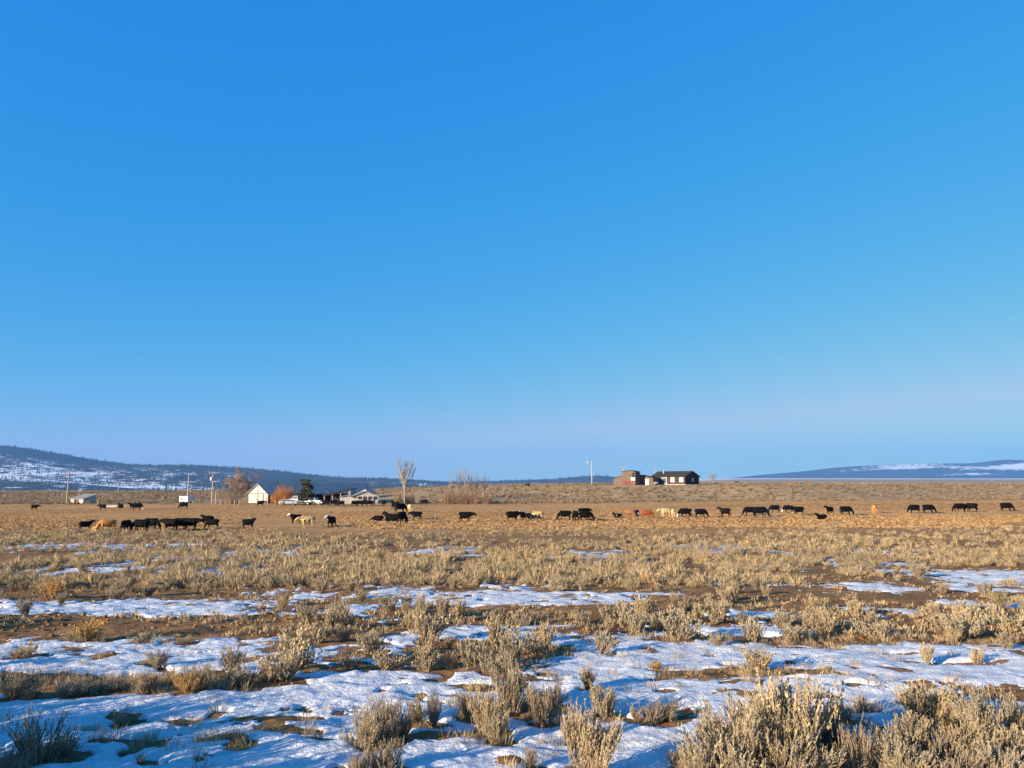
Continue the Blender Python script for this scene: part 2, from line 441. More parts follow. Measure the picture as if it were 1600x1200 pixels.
# ------------------------------------------------------------------ where snow is left: positive and negative patches in photograph pixels (x0, x1, row0, row1, strength)
PATCH = [
 (-200, 1800, 1095, 1400, 1.5), (-100, 560, 1082, 1130, .9), (330, 720, 1070, 1110, .9), (560, 1400, 1060, 1120, .75),
 (860, 1750, 1004, 1072, 1.15), (880, 1250, 1020, 1050, .7), (-100, 390, 998, 1052, 1.0), (150, 420, 1003, 1040, .5),
 (-100, 250, 1034, 1068, .6), (400, 800, 1052, 1072, .85), (300, 560, 1010, 1024, .6), (480, 640, 1028, 1042, .6), (600, 860, 985, 1000, .55),
 (-100, 430, 938, 962, 1.05), (420, 640, 952, 966, .7), (400, 650, 922, 938, .6), (640, 1080, 926, 946, 1.15), (470, 720, 944, 958, .6),
 (660, 900, 968, 984, .55), (940, 1100, 958, 976, .6), (1060, 1260, 972, 992, .7), (1290, 1480, 948, 966, .6), (1240, 1420, 912, 926, .55),
 (1440, 1720, 893, 915, .85), (1360, 1600, 918, 926, .5), (1340, 1520, 985, 998, .5), (1400, 1620, 935, 950, .55), (1060, 1150, 905, 914, .4), (1140, 1240, 955, 970, .4),
 (160, 330, 868, 892, .5), (30, 130, 880, 905, .45), (300, 420, 880, 905, .5), (200, 300, 892, 906, .45), (350, 480, 856, 874, .4), (20, 260, 850, 862, .35),
 (760, 880, 908, 924, .5), (640, 760, 855, 868, .35), (880, 1000, 862, 874, .3), (1040, 1180, 850, 862, .35), (1120, 1220, 880, 890, .35), (1300, 1500, 858, 866, .3),
 (430, 640, 910, 922, .45), (1290, 1400, 872, 884, .35), (900, 1090, 988, 1000, .4),
 (-100, 430, 964, 992, -1.3), (420, 560, 972, 1000, -.7), (560, 780, 946, 966, -.5), (720, 1060, 946, 974, -1.1), (1000, 1180, 930, 948, -.6),
 (1150, 1420, 928, 950, -.7), (1480, 1640, 926, 942, -.9), (-60, 400, 1056, 1084, -1.2), (1020, 1330, 1049, 1064, -1.0), (1380, 1600, 1030, 1042, -.75), (1350, 1450, 1016, 1022, -.6),
 (30, 110, 1086, 1096, -.6), (540, 640, 1040, 1052, -.4), (660, 900, 1010, 1026, -.6), (1470, 1600, 978, 996, -.5), (420, 900, 1062, 1066, -.45),
 (325, 400, 1152, 1162, -1.5), (435, 500, 1122, 1132, -1.3), (445, 520, 1142, 1148, -1.3), (170, 215, 1116, 1124, -1.4), (680, 760, 1142, 1154, -1.2), (600, 690, 1130, 1140, -.6)]
_P = []
for x0, x1, r0, r1, s in PATCH:
    rm = (r0 + r1) / 2
    xa, ya = spot(x0, rm); xb, yb = spot(x1, rm)
    yn = spot((x0 + x1) / 2, r1)[1] if r1 < 1350 else -30.0; yf = spot((x0 + x1) / 2, r0)[1]
    _P.append(((xa + xb) / 2, (yn + yf) / 2, abs(xb - xa) / 2 + 1e-3, abs(yf - yn) / 2 + 1e-3, s))
SHR = []
for px, rb, rt, wpx, kind, lab in HERO:
    x, y = spot(px, min(rb, 1222))
    s = y / FPX / math.cos(PITCH) * 1.02
    SHR.append([x, y, (rb - rt) * s * .99, wpx * s * (1.12 if px < 1050 else 1.28), kind, lab])

def snow_mask(x, y):
    wx = x + .35 * fbm(x * .55, y * .4, 3, 61); wy = y + .45 * fbm(x * .45, y * .5, 3, 62) * np.clip(y / 14, .35, 3)
    pos = np.full(np.shape(x), -1.0); neg = np.zeros(np.shape(x))
    for cx, cy, a, b, s in _P:
        q = np.maximum(np.abs(wx - cx) / a, np.abs(wy - cy) / b)
        v = np.clip(1.5 * (1.25 - q), -1, 1)
        if s > 0: pos = np.maximum(pos, v * s * np.where(v > 0, 1, 1 / max(s, .2)))
        else: neg = np.maximum(neg, np.clip(v, 0, 1) * -s)
    m = pos - 1.25 * neg
    m = np.where(m < 0, m * .75, m)
    k = np.clip(y / 18, .6, 3.5)
    m = m + (.95 + .35 * sstep(y, 9.5, 14)) * fbm(x * 1.1, y * 1.1 / k ** .4, 6, 63, .76) - .33 - .07 * sstep(y, 9.5, 14)
    m = m - .9 * sstep(vnoise(x * 2.6 + 3 * vnoise(x, y, 66), y * 2.6 / k ** .5, 65), .80, .93)
    m = m + .20 * sstep(y, 24, 34) - .60 * sstep(y, 55, 95) - 2 * sstep(y, 95, 120)
    for sx_, sy_, h, w, kk, l in SHR:
        d2 = ((x - sx_ - .05) / (w * .5 + .05)) ** 2 + ((y - sy_) / (w * .45 + .05)) ** 2
        m = m - 1.2 * np.exp(-d2 * 2.4)
    return m

# ------------------------------------------------------------------ ground and snow sheets
def fan_cols(inner, n, outer, n_out):
    a = np.linspace(-inner, inner, n)
    o = inner * (outer / inner) ** (np.arange(1, n_out + 1) / n_out)
    return np.concatenate((-o[::-1], a, o))

def steps(pairs):
    out = []
    y = pairs[0][0]
    for y1, r in pairs[1:]:
        n = max(2, int(math.log(y1 / y) / r)); out += list(np.geomspace(y, y1, n, endpoint=False)); y = y1
    return np.array(out + [y])

def grid_faces(nr, nc):
    i = np.arange(nr - 1)[:, None] * nc + np.arange(nc - 1)[None, :]
    return np.stack((i, i + 1, i + 1 + nc, i + nc), -1).reshape(-1, 4)

rows = np.concatenate((np.linspace(-40, 0.5, 22), steps([(0.6, 0), (4.5, .05), (45, .0068), (130, .012), (420, .012), (1500, .06), (14000, .07)])))
cols = fan_cols(.9, 400, 1.1, 3)
wide = np.array([-5.0, -3.4, -2.3, -1.6, 1.6, 2.3, 3.4, 5.0]); cols = np.sort(np.concatenate((cols, wide)))
Yg, U = np.meshgrid(rows, cols, indexing='ij')
Xg = U * (np.where(Yg > 0.5, Yg + 1.5, 2 + (0.5 - Yg) * .9))
Xg = np.where(np.abs(U) > 1.2, np.sign(U) * np.minimum(np.abs(Xg), 1.1 * (Yg + 1.5) + 400 * (np.abs(U) - 1.1)), Xg)
Zg = ground_z(Xg, Yg)
_f = smooth_interp(Xg, BX, FOOT)
bench = sstep(Yg - _f - 6 * fbm(Xg * .02, Yg * .01, 2, 5), -6, 8)
snowy = sstep(Yg, 900, 2200) * (.16 + .21 * sstep(Yg, 3500, 7000)) * sstep(Xg / np.maximum(Yg, 1), .0, .2) + .20 * sstep(Yg, 900, 2000)
V = np.stack((Xg, Yg, Zg), -1).reshape(-1, 3)
g = link('ground', np_mesh('ground', V, grid_faces(*Xg.shape), True, {'bench': bench.ravel(), 'snowy': snowy.ravel()}), M['soil'])
tag(g, kind='structure')

rows = np.concatenate((np.linspace(-25, 2.5, 12), steps([(2.6, 0), (4.8, .02), (32, .0042), (62, .007), (120, .012)])))
cols = fan_cols(.86, 580, 3.6, 16)
Ys, U = np.meshgrid(rows, cols, indexing='ij')
Xs = U * (np.where(Ys > 0.5, Ys + 1.0, 1.5 + (0.5 - Ys) * .9))
mk = snow_mask(Xs, Ys)
far = np.clip(Ys / 14, .7, 3)
lump = .026 * fbm(Xs * 1.3, Ys * 1.3, 2, 71) + .036 * fbm(Xs * 2.4, Ys * 3.4, 3, 72) + .020 * fbm(Xs * 6, Ys * 8, 3, 73)
th = np.where(mk > 0, .006 + (.034 - .012 * sstep(Ys, 9, 13)) * (1 - np.exp(-mk * 2.6)) + lump * np.clip(mk * 2.5, .1, 1) * far ** .5, mk * .10 - .012)
Zs = ground_z(Xs, Ys, True) * 1.0
Zs = np.where(mk > .0, Zs * .35 + (ground_z(Xs, Ys, False)) * .65, Zs)
Zs = ground_z(Xs, Ys, False) + (ground_z(Xs, Ys, True) - ground_z(Xs, Ys, False)) * (1 - .55 * np.clip(mk * 3, 0, 1)) + th
F = grid_faces(*Xs.shape)
keep = (mk.ravel()[F] > -.12).any(1)
F = F[keep]
used, inv = np.unique(F, return_inverse=True)
V = np.stack((Xs, Ys, Zs), -1).reshape(-1, 3)[used]
s = link('snow', np_mesh('snow', V, inv.reshape(-1, 4), True), M['snow'])
tag(s, kind='structure')
print('snow quads', len(F))

def gz(x, y): return float(ground_z(np.array([x]), np.array([y]))[0])

# ------------------------------------------------------------------ sagebrush
def leaf_tris(P, D, L, W, g_):
    """single-triangle or diamond leaves: P base, D direction (n,3), L length, W width"""
    n = len(P)
    r = g_.normal(size=(n, 3)); s_ = np.cross(D, r); s_ /= np.linalg.norm(s_, axis=1)[:, None] + 1e-9
    mid = P + D * (L * .55)[:, None]
    v = np.stack((P, mid + s_ * (W * .5)[:, None], P + D * L[:, None], mid - s_ * (W * .5)[:, None]), 1).reshape(-1, 3)
    f = np.arange(n * 4).reshape(-1, 4)
    return v, f

def sage_meshes(seed, n_branch, n_shoot, n_leaf, leaf_len, leaf_w, bare=0.0, spread=1.0):
    """unit shrub: 1 m tall and about 1 m wide; returns branch mesh and foliage mesh"""
    g_ = np.random.default_rng(seed)
    wood = MB(); P = []; D = []; L = []; W = []
    tips = []
    for i in range(n_branch):
        az = 2 * PI * (i + g_.uniform(-.4, .4)) / n_branch
        out = g_.uniform(.05, .46) * spread
        top = g_.uniform(.55, .98) * (1 - .45 * (out / .46) ** 2 * g_.uniform(.3, 1))
        b0 = np.array((.05 * math.cos(az), .05 * math.sin(az), -.06))
        b1 = np.array((out * .55 * math.cos(az), out * .55 * math.sin(az), top * .32)) + g_.normal(0, .03, 3)
        b2 = np.array((out * math.cos(az), out * math.sin(az), top * .72)) + g_.normal(0, .03, 3)
        wood.tube([b0, b1, b2], [.022, .014, .006], 4, False)
        tips.append((b0, b1, b2, top, az, out))
    for k in range(n_shoot):
        b0, b1, b2, top, az, out = tips[g_.integers(len(tips))]
        t = g_.uniform(.15, 1.0)
        q = b0 + (b1 - b0) * min(1, t * 2) if t < .5 else b1 + (b2 - b1) * (t - .5) * 2
        q = q + g_.normal(0, .035, 3)
        q[2] = max(q[2], .02)
        lean = g_.uniform(.03, .30) + .22 * (1 - t)
        a2 = az + g_.normal(0, .8)
        d = np.array((math.cos(a2) * lean, math.sin(a2) * lean, 1.0)); d /= np.linalg.norm(d)
        ln = g_.uniform(.15, .36) * (1.15 - .35 * t)
        ln = min(ln, max(.06, 1.04 - q[2]))
        bend = np.array((math.cos(a2), math.sin(a2), 0)) * g_.uniform(-.03, .05)
        end = q + d * ln + bend
        if g_.random() < .55: wood.tube([q, end], [.005, .0025], 3, False)
        if g_.random() < bare: continue
        nl = max(3, int(n_leaf * g_.uniform(.7, 1.2)))
        tt = np.sort(g_.uniform(.12, 1.0, nl))
        for u in tt:
            a3 = g_.uniform(0, 2 * PI)
            side = np.array((math.cos(a3), math.sin(a3), 0))
            dd = d * g_.uniform(.8, 1.3) + side * g_.uniform(.12, .48); dd /= np.linalg.norm(dd)
            P.append(q + d * ln * u + bend * u); D.append(dd)
            L.append(leaf_len * g_.uniform(.6, 1.25) * (1.15 - .4 * u)); W.append(leaf_w * g_.uniform(.7, 1.2))
    v, f = leaf_tris(np.array(P), np.array(D), np.array(L), np.array(W), g_)
    fol = np_mesh('sage_foliage', v, f)
    br = wood.mesh('sage_branches')
    br.materials.append(M['sage_wood'])
    return br, fol

NEAR = [sage_meshes(100 + i, (9, 13, 17, 12, 20, 15)[i], 470, 28, .046, .0095, (.02, .10, .05, .14, .06, .03)[i], (1.0, 1.25, .8, 1.1, 1.3, .95)[i]) for i in range(6)]
NEAR_WOODY = [sage_meshes(140 + i, 20, 330, 22, .042, .0095, .30, 1.05) for i in range(3)]
MID = [sage_meshes(180 + i, 12, 210, 10, .085, .025, .03) for i in range(6)]
for _, f_ in NEAR + NEAR_WOODY + MID: f_.materials.append(M['sage'])

LANDMARK = [(20, 'at the left edge'), (122, 'below the grey shed'), (210, 'below the feed troughs'), (289, 'below the white box trailer'), (345, 'below the transformer pole'), (404, 'below the barn gable'), (478, 'below the conifer'), (540, 'below the hay shed'), (632, 'below the tall single poplar'),
    (735, 'below the poplar clump'), (825, 'below the centre cattle group'), (925, 'below the lamp pole'), (995, 'below the brown barn'), (1065, 'below the brown house'), (1132, 'below the dark brown cow'), (1190, 'below the overlapping cow pair'), (1284, 'below the lying cow'), (1366, 'below the orange cow'), (1440, 'below the pair facing apart'), (1510, 'below the end-on cow'), (1575, 'below the rightmost cow')]
def below(x, y):
    px_ = 800 + FPX * x / y / 1.03
    return min(LANDMARK, key=lambda k: abs(k[0] - px_))[1]

def place_shrub(x, y, h, w, kind, label, group, lib):
    br, fol = random.choice(lib)
    e = empty('sagebrush', (x, y, gz(x, y) - .015 * h), random.uniform(0, 2 * PI))
    k = max(.35, min(2.2, w / h))
    e.rotation_euler = (random.uniform(-.14, .14), random.uniform(-.14, .14), random.uniform(0, 2 * PI))
    e.scale = (h * k, h * k * random.uniform(.8, 1.1), h * random.uniform(.95, 1.08))
    tag(e, label, 'shrub', group)
    o = link('foliage', fol, None, e)
    o.material_slots[0].link = 'OBJECT'; o.material_slots[0].material = M[kind]
    link('branches', br, None, e)
    return e

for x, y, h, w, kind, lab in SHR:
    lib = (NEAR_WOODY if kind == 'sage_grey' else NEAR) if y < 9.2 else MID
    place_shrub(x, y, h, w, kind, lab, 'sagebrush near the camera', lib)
# the same brush goes on beside and behind the photographer: it throws the long shadows over the lower left snow
for i, (x, y, h, w) in enumerate([(-4.1, 4.5, 1.0, 1.3), (-4.8, 5.0, 1.15, 1.3), (-5.5, 5.6, 1.15, 1.3), (-6.3, 6.1, 1.2, 1.4), (-7.1, 6.8, 1.1, 1.4), (-4.9, 3.9, 1.2, 1.5), (-5.9, 4.6, 1.25, 1.5), (-6.9, 5.3, 1.3, 1.6),
        (-8.0, 6.2, 1.3, 1.6), (-4.0, 3.5, 1.0, 1.2), (-9.0, 7.2, 1.2, 1.5)]):
    place_shrub(x, y, h, w, 'sage_grey', 'sagebrush beside the photographer whose long shadow falls on the lower left snow', 'sagebrush beside the photographer', NEAR)

# individual shrubs farther back, then the uncountable rest
def shrub_field(n, y0, y1, seed, power=1.0):
    g_ = np.random.default_rng(seed)
    u = g_.uniform(-.80, .80, n); t = g_.uniform(0, 1, n)
    y = 1 / ((1 - t ** power) / y0 + t ** power / y1)
    return u * (y + 1), y, g_

x, y, g_ = shrub_field(2600, 9.8, 30, 5, .8)
mk = snow_mask(x, y)
clump = fbm(x * .35, y * .35, 3, 31)
ok = (mk < .22) & (clump > -.22 + .5 * (mk > -.05))
bankL = np.zeros(len(x), bool)
for (px0, px1, r0, r1) in ((-100, 430, 960, 990), (720, 1000, 948, 970)):
    xa, ya = spot(px0, r1); xb, yb = spot(px1, r1); yt = spot((px0 + px1) / 2, r0)[1]
    bankL |= (x > xa) & (x < xb) & (y > ya) & (y < yt)
ok &= ~bankL | (g_.uniform(0, 1, len(x)) < .06)
pts = [(s_[0], s_[1], s_[3] * .5) for s_ in SHR]
n_ind = 0
n_hero = len(SHR) + 11
for i in np.nonzero(ok)[0]:
    h = g_.uniform(.26, .50) * (1.0 if g_.random() > .2 else 1.3); w = h * g_.uniform(.85, 1.5)
    if any((x[i] - p[0]) ** 2 + (y[i] - p[1]) ** 2 < (p[2] + w * .33) ** 2 for p in pts): continue
    if n_ind >= 300 - n_hero: break
    pts.append((x[i], y[i], w * .45))
    r = g_.random()
    kind = 'sage' if r < .80 else ('sage_grey' if r < .96 else 'sage_gold')
    tone = {'sage': 'tan sagebrush', 'sage_grey': 'grey sagebrush', 'sage_gold': 'golden shrub'}[kind]
    size = 'tall' if h > .47 else ('low' if h < .34 else 'middling')
    zone = 'on the nearer snow patches' if y[i] < 13.5 else ('beside the long snow strips' if y[i] < 19.5 else 'beyond the long snow strips')
    lab = size + ' ' + tone + ' ' + zone + ', ' + below(x[i], y[i])
    place_shrub(x[i], y[i], h, w, kind, lab, tone + ' ' + zone, MID)
    n_ind += 1
print('individual shrubs', n_ind, 'reach', y[ok].max())

def tuft_variant(seed, n, spread, width):
    """single-triangle blades standing out of one point; unit height"""
    g_ = np.random.default_rng(seed)
    az = g_.uniform(0, 2 * PI, n); r = g_.uniform(0, .34, n) ** .8 * spread; lean = g_.uniform(.0, .55, n) * spread
    base = np.stack((r * np.cos(az), r * np.sin(az), np.full(n, -.05)), -1)
    ln = g_.uniform(.5, 1.0, n) * (1 - .35 * r / .34)
    az2 = az + g_.normal(0, .6, n)
    tip = base + np.stack((lean * np.cos(az2), lean * np.sin(az2), np.ones(n)), -1) * ln[:, None]
    a = g_.uniform(0, PI, n); wv = np.stack((np.cos(a), np.sin(a), 0 * a), -1) * (width * g_.uniform(.7, 1.3, n))[:, None]
    mid = (base * .45 + tip * .55)
    return np.stack((base, mid + wv, tip, mid - wv), 1).reshape(-1, 3)

def brush_variant(seed, n, width):
    """low rounded bush of single-triangle twigs; unit height, about 1 wide"""
    g_ = np.random.default_rng(seed)
    d = g_.normal(size=(n, 3)); d[:, 2] = np.abs(d[:, 2]) * 1.1 + .15; d /= np.linalg.norm(d, axis=1)[:, None]
    lob = .75 + .35 * np.sin(np.arctan2(d[:, 1], d[:, 0]) * g_.integers(2, 5) + g_.uniform(0, 6))
    r = g_.uniform(.25, .72, n) * lob
    base = d * r[:, None] * np.array((.62, .62, .80)); base[:, 2] -= .04
    dd = d * .7 + np.array((0, 0, .75)) + g_.normal(0, .22, (n, 3)); dd /= np.linalg.norm(dd, axis=1)[:, None]
    tip = base + dd * g_.uniform(.18, .42, n)[:, None]
    a = g_.normal(size=(n, 3)); wv = np.cross(dd, a); wv /= np.linalg.norm(wv, axis=1)[:, None] + 1e-9
    wv *= (width * g_.uniform(.6, 1.4, n))[:, None]
    return np.stack((base - wv, base + wv, tip), 1).reshape(-1, 3)

def tuft_sheet(name, x, y, h, w, tint, variants, mat, g_, corners=4):
    """many tufts as one mesh"""
    Vs = []; T = []
    z = ground_z(x, y)
    which = g_.integers(0, len(variants), len(x)); rz = g_.uniform(0, 2 * PI, len(x))
    for k, var in enumerate(variants):
        i = np.nonzero(which == k)[0]
        c, s_ = np.cos(rz[i])[:, None], np.sin(rz[i])[:, None]
        vx = (var[None, :, 0] * c - var[None, :, 1] * s_) * w[i][:, None] + x[i][:, None]
        vy = (var[None, :, 0] * s_ + var[None, :, 1] * c) * w[i][:, None] + y[i][:, None]
        vz = var[None, :, 2] * h[i][:, None] + z[i][:, None]
        Vs.append(np.stack((vx, vy, vz), -1).reshape(-1, 3)); T.append(np.repeat(tint[i], len(var)))
    V = np.concatenate(Vs); T = np.concatenate(T)
    return link(name, np_mesh(name, V, np.arange(len(V)).reshape(-1, corners), False, {'tint': T}), mat)

TN = [tuft_variant(390 + i, 26, .9, .012) for i in range(5)]
TVF = [brush_variant(310 + i, 108, .021) for i in range(8)]
TV = [brush_variant(300 + i, 64, .036) for i in range(8)]
TG = [tuft_variant(330 + i, 14, 1.0, .05) for i in range(5)]
TP = [tuft_variant(370 + i, 7, 1.5, .16) for i in range(6)]
TB = [brush_variant(350 + i, 26, .08) for i in range(6)]
# short dry grass between the near shrubs
x, y, g_ = shrub_field(9000, 5.5, 34, 15, .7)
mk = snow_mask(x, y); ok = (mk < .0 + .7 * (g_.uniform(0, 1, len(x)) < .2)) & ((y > 9) | (g_.uniform(0, 1, len(x)) < .5)) & (fbm(x * .5, y * .5, 3, 33) > -.15)
x, y = x[ok], y[ok]
h = g_.uniform(.06, .20, len(x)); nr = y < 13
tag(tuft_sheet('dry_grass', x[nr], y[nr], h[nr], h[nr] * 1.3, g_.uniform(0, 1, nr.sum()), TN, M['tuft'], g_), 'thin dry stems poking up around the nearest snow', 'grass', kind='stuff')
x, y, h = x[~nr], y[~nr], h[~nr]
tag(tuft_sheet('dry_grass', x, y, h, h * 1.2, g_.uniform(0, 1, len(x)), TG, M['tuft'], g_), 'short dry tan grass between the middle shrubs and snow patches', 'grass', kind='stuff')
# clods of bare earth
g_ = np.random.default_rng(64)
x, y, g_ = shrub_field(9000, 8.5, 30, 17, .8)
mk = snow_mask(x, y); ok = (mk < -.05) & (fbm(x * .7, y * .7, 3, 34) > -.1); x, y = x[ok], y[ok]
t_ = (1 + 5 ** .5) / 2
ico = np.array([(-1, t_, 0), (1, t_, 0), (-1, -t_, 0), (1, -t_, 0), (0, -1, t_), (0, 1, t_), (0, -1, -t_), (0, 1, -t_), (t_, 0, -1), (t_, 0, 1), (-t_, 0, -1), (-t_, 0, 1)]) / 1.9
icf = np.array([(0, 11, 5), (0, 5, 1), (0, 1, 7), (0, 7, 10), (0, 10, 11), (1, 5, 9), (5, 11, 4), (11, 10, 2), (10, 7, 6), (7, 1, 8), (3, 9, 4), (3, 4, 2), (3, 2, 6), (3, 6, 8), (3, 8, 9), (4, 9, 5), (2, 4, 11), (6, 2, 10), (8, 6, 7), (9, 8, 1)])
r = np.clip(.016 * np.exp(g_.normal(0, .5, len(x))), .006, .04) * np.clip(y / 12, .7, 1.4)
V = ico[None] * g_.uniform(.65, 1.25, (len(x), 12, 1)) * r[:, None, None] * np.array((1.2, 1.2, .8)) + np.stack((x, y, ground_z(x, y) + r * .2), -1)[:, None, :]
F = (np.arange(len(x))[:, None, None] * 12 + icf[None]).reshape(-1, 3)
tag(link('soil_clods', np_mesh('soil_clods', V.reshape(-1, 3), F), M['soil']), 'crumbled clods of brown earth on the bare banks', 'soil', kind='stuff')
# sage and bunchgrass field up to the herd
x, y, g_ = shrub_field(13000, 24, 112, 25, .8)
mk = snow_mask(x, y); cl = fbm(x * .16, y * .10, 4, 41)
ok = (mk < .30) & (cl > -.30) & (fbm(x * .5, y * .3, 3, 44) > -.30) & (g_.uniform(0, 1, len(x)) < 1 - .5 * sstep(y, 75, 112))
ok &= ~np.isin(np.arange(len(x)), [])
x, y, cl = x[ok], y[ok], cl[ok]
h = np.clip(.40 * np.exp(g_.normal(0, .36, len(x))), .16, .85) * (.86 - .34 * sstep(y, 65, 110)) * (1 + .3 * cl)
tint = np.clip(.5 + .6 * fbm(x * .12, y * .08, 3, 43) + g_.normal(0, .22, len(x)) + .12 * sstep(y, 50, 100), 0, 1)
w = h * g_.uniform(1.0, 1.7, len(x)); nr = y < 44
tag(tuft_sheet('sagebrush_field', x[nr], y[nr], h[nr], w[nr], tint[nr], TVF, M['tuft'], g_, 3), 'tan brush just beyond the long snow strips', 'brush', kind='stuff')
nr = ~nr
tag(tuft_sheet('sagebrush_field', x[nr], y[nr], h[nr], w[nr], tint[nr], TV, M['tuft'], g_, 3), 'tan brush and bunchgrass covering the field in front of the herd', 'brush', kind='stuff')
# grazed pasture round and behind the herd
x, y, g_ = shrub_field(23000, 80, 208, 35, 1.15)
ok = fbm(x * .06, y * .03, 3, 45) > -.35
x, y = x[ok], y[ok]
h = g_.uniform(.10, .20, len(x)) * (1.4 - .5 * sstep(y, 90, 130)); tag(tuft_sheet('pasture_grass', x, y, h, h * 3.4, np.clip(.5 + .6 * fbm(x * .05, y * .02, 3, 46) + g_.normal(0, .2, len(x)), 0, 1), TP, M['pasture'], g_), 'short orange-tan pasture grass around the cattle', 'grass', kind='stuff')
# grey sage on the bank and the bench behind
g_ = np.random.default_rng(55)
n = 16000
y = 190 + 160 * g_.uniform(0, 1, n) ** 1.25; x = g_.uniform(-.80, .80, n) * y
f_ = smooth_interp(x, BX, FOOT)
ok = (y > f_ - 3 + 6 * fbm(x * .02, y * .01, 2, 5)) & (fbm(x * .07, y * .04, 4, 47) > -.55)
ok &= ~((x > -92) & (x < -28) & (y < 258))                                                   # the farmyard
ok &= ~((x > 28) & (x < 68) & (y > 232) & (y < 262))                                          # the yard of the house
x, y = x[ok], y[ok]
h = g_.uniform(.45, 1.15, len(x))
tint = np.clip(.5 + .5 * fbm(x * .06, y * .04, 3, 49) + g_.normal(0, .25, len(x)), 0, 1)
tag(tuft_sheet('bench_sagebrush', x, y, h, h * g_.uniform(1.0, 1.9, len(x)), tint, TB, M['bench_sage'], g_, 3), 'grey-green sagebrush covering the rise behind the pasture', 'brush', kind='stuff')
#PART2
# ------------------------------------------------------------------ far hills, wooded and snow-flecked
m, nt, b = new_mat('hillside', 0.95)
b.inputs['Specular IOR Level'].default_value = 0.05
a = N(nt, 'ShaderNodeAttribute'); a.attribute_name = 'snowy'
n1 = noise_tex(nt, .011, 6, rough=.68); n2 = noise_tex(nt, .004, 5)
wood = mix_rgb(nt, ramp(nt, n2, .35, .65), (.045, .05, .045), (.085, .075, .06))
sm = N(nt, 'ShaderNodeMath', operation='ADD'); nt.links.new(n1, sm.inputs[0]); nt.links.new(a.outputs['Fac'], sm.inputs[1])
nt.links.new(mix_rgb(nt, ramp(nt, sm.outputs[0], 1.0, 1.07), wood, (.78, .78, .80)), b.inputs['Base Color'])
M['hill'] = m
M['conifer_far'] = foliage_mat('far_conifers', [(.022, .034, .026), (.04, .05, .034)], attr='tint', transl=0)

def hill(name, px, rows_, Y, depth, base_drop=60, nx=240, ny=40, seed=0, snow_fn=None, rough=14.0, back=1200):
    """a long hill whose skyline runs through the given photograph points at distance Y"""
    px = np.array(px, float); rows_ = np.array(rows_, float)
    up = np.array([ray(p, r)[2] / ray(p, r)[1] for p, r in zip(px, rows_)]) * Y + EYE
    X = np.array([ray(p, r)[0] / ray(p, r)[1] for p, r in zip(px, rows_)]) * Y
    gx = np.linspace(X[0], X[-1], nx); top = np.interp(gx, X, up)
    k = np.ones(7) / 7; top = np.convolve(np.pad(top, 3, 'edge'), k, 'valid')
    gy = np.concatenate((np.linspace(Y - depth, Y, ny), Y + np.linspace(0, back, 6)[1:]))
    YY, XX = np.meshgrid(gy, gx, indexing='ij')
    t = np.clip((YY - (Y - depth)) / depth, 0, 1)
    s_ = sstep(YY - Y, 0, back)
    zb = -base_drop
    prof = t ** 1.35
    ZZ = zb + (top[None, :] - zb) * prof * (1 - s_)
    ZZ = ZZ + rough * 2.2 * fbm(XX * .0016, YY * .0016, 4, 90 + seed) * np.sin(PI * np.clip(t, 0, 1)) ** .8 * (1 - s_)
    sn = snow_fn(XX / YY * FPX * math.cos(PITCH) + 800, t) if snow_fn else np.zeros_like(XX)
    o = link(name, np_mesh(name, np.stack((XX, YY, ZZ), -1).reshape(-1, 3), grid_faces(*XX.shape), True, {'snowy': sn.ravel()}), M['hill'])
    tag(o, kind='structure')
    from_x, from_y = gx, gy
    def z_at(x, y):
        i = np.clip(np.searchsorted(gx, x) - 1, 0, nx - 2); j = np.clip(np.searchsorted(gy, y) - 1, 0, len(gy) - 2)
        fx = (x - gx[i]) / (gx[i + 1] - gx[i]); fy = (y - gy[j]) / (gy[j + 1] - gy[j])
        return (ZZ[j, i] * (1 - fx) + ZZ[j, i + 1] * fx) * (1 - fy) + (ZZ[j + 1, i] * (1 - fx) + ZZ[j + 1, i + 1] * fx) * fy
    return z_at, gx, top

def gauss(v, c, w): return np.exp(-((v - c) / w) ** 2)

def snow_left(p, t):
    s_ = .455 + .11 * fbm(p * .03, t * 9, 4, 77) + .035 * gauss(t, .62, .2)
    s_ = s_ + .15 * gauss(p, 230, 85) * gauss(t, .36, .12) + .12 * gauss(p, 50, 90) * gauss(t, .60, .20) + .08 * gauss(p, 330, 60) * gauss(t, .28, .12)
    s_ = s_ - .25 * sstep(t, .84, .95) - .16 * gauss(p, 470, 90) + .06 * gauss(p, 520, 30) * gauss(t, .6, .15)
    return s_
def snow_none(p, t): return .40 + .05 * fbm(p * .02, t * 4, 3, 78) - .1 * sstep(t, .7, .9)
def snow_front(p, t): return .43 + .06 * fbm(p * .02, t * 4, 3, 79)
def snow_right(p, t):
    s_ = .36 + .09 * fbm(p * .02, t * 6, 4, 80) - .08 * sstep(t, .85, .95)
    s_ = s_ + .30 * gauss(p, 1400, 95) * sstep(t, .80 - (p - 1250) * .0002, .86) + .32 * gauss(p, 1570, 62) * gauss(t, .80, .09)
    s_ = s_ + .30 * gauss(p, 1510, 40) * gauss(t, .55, .05) + .16 * (1 - sstep(t, .04, .2))
    return s_

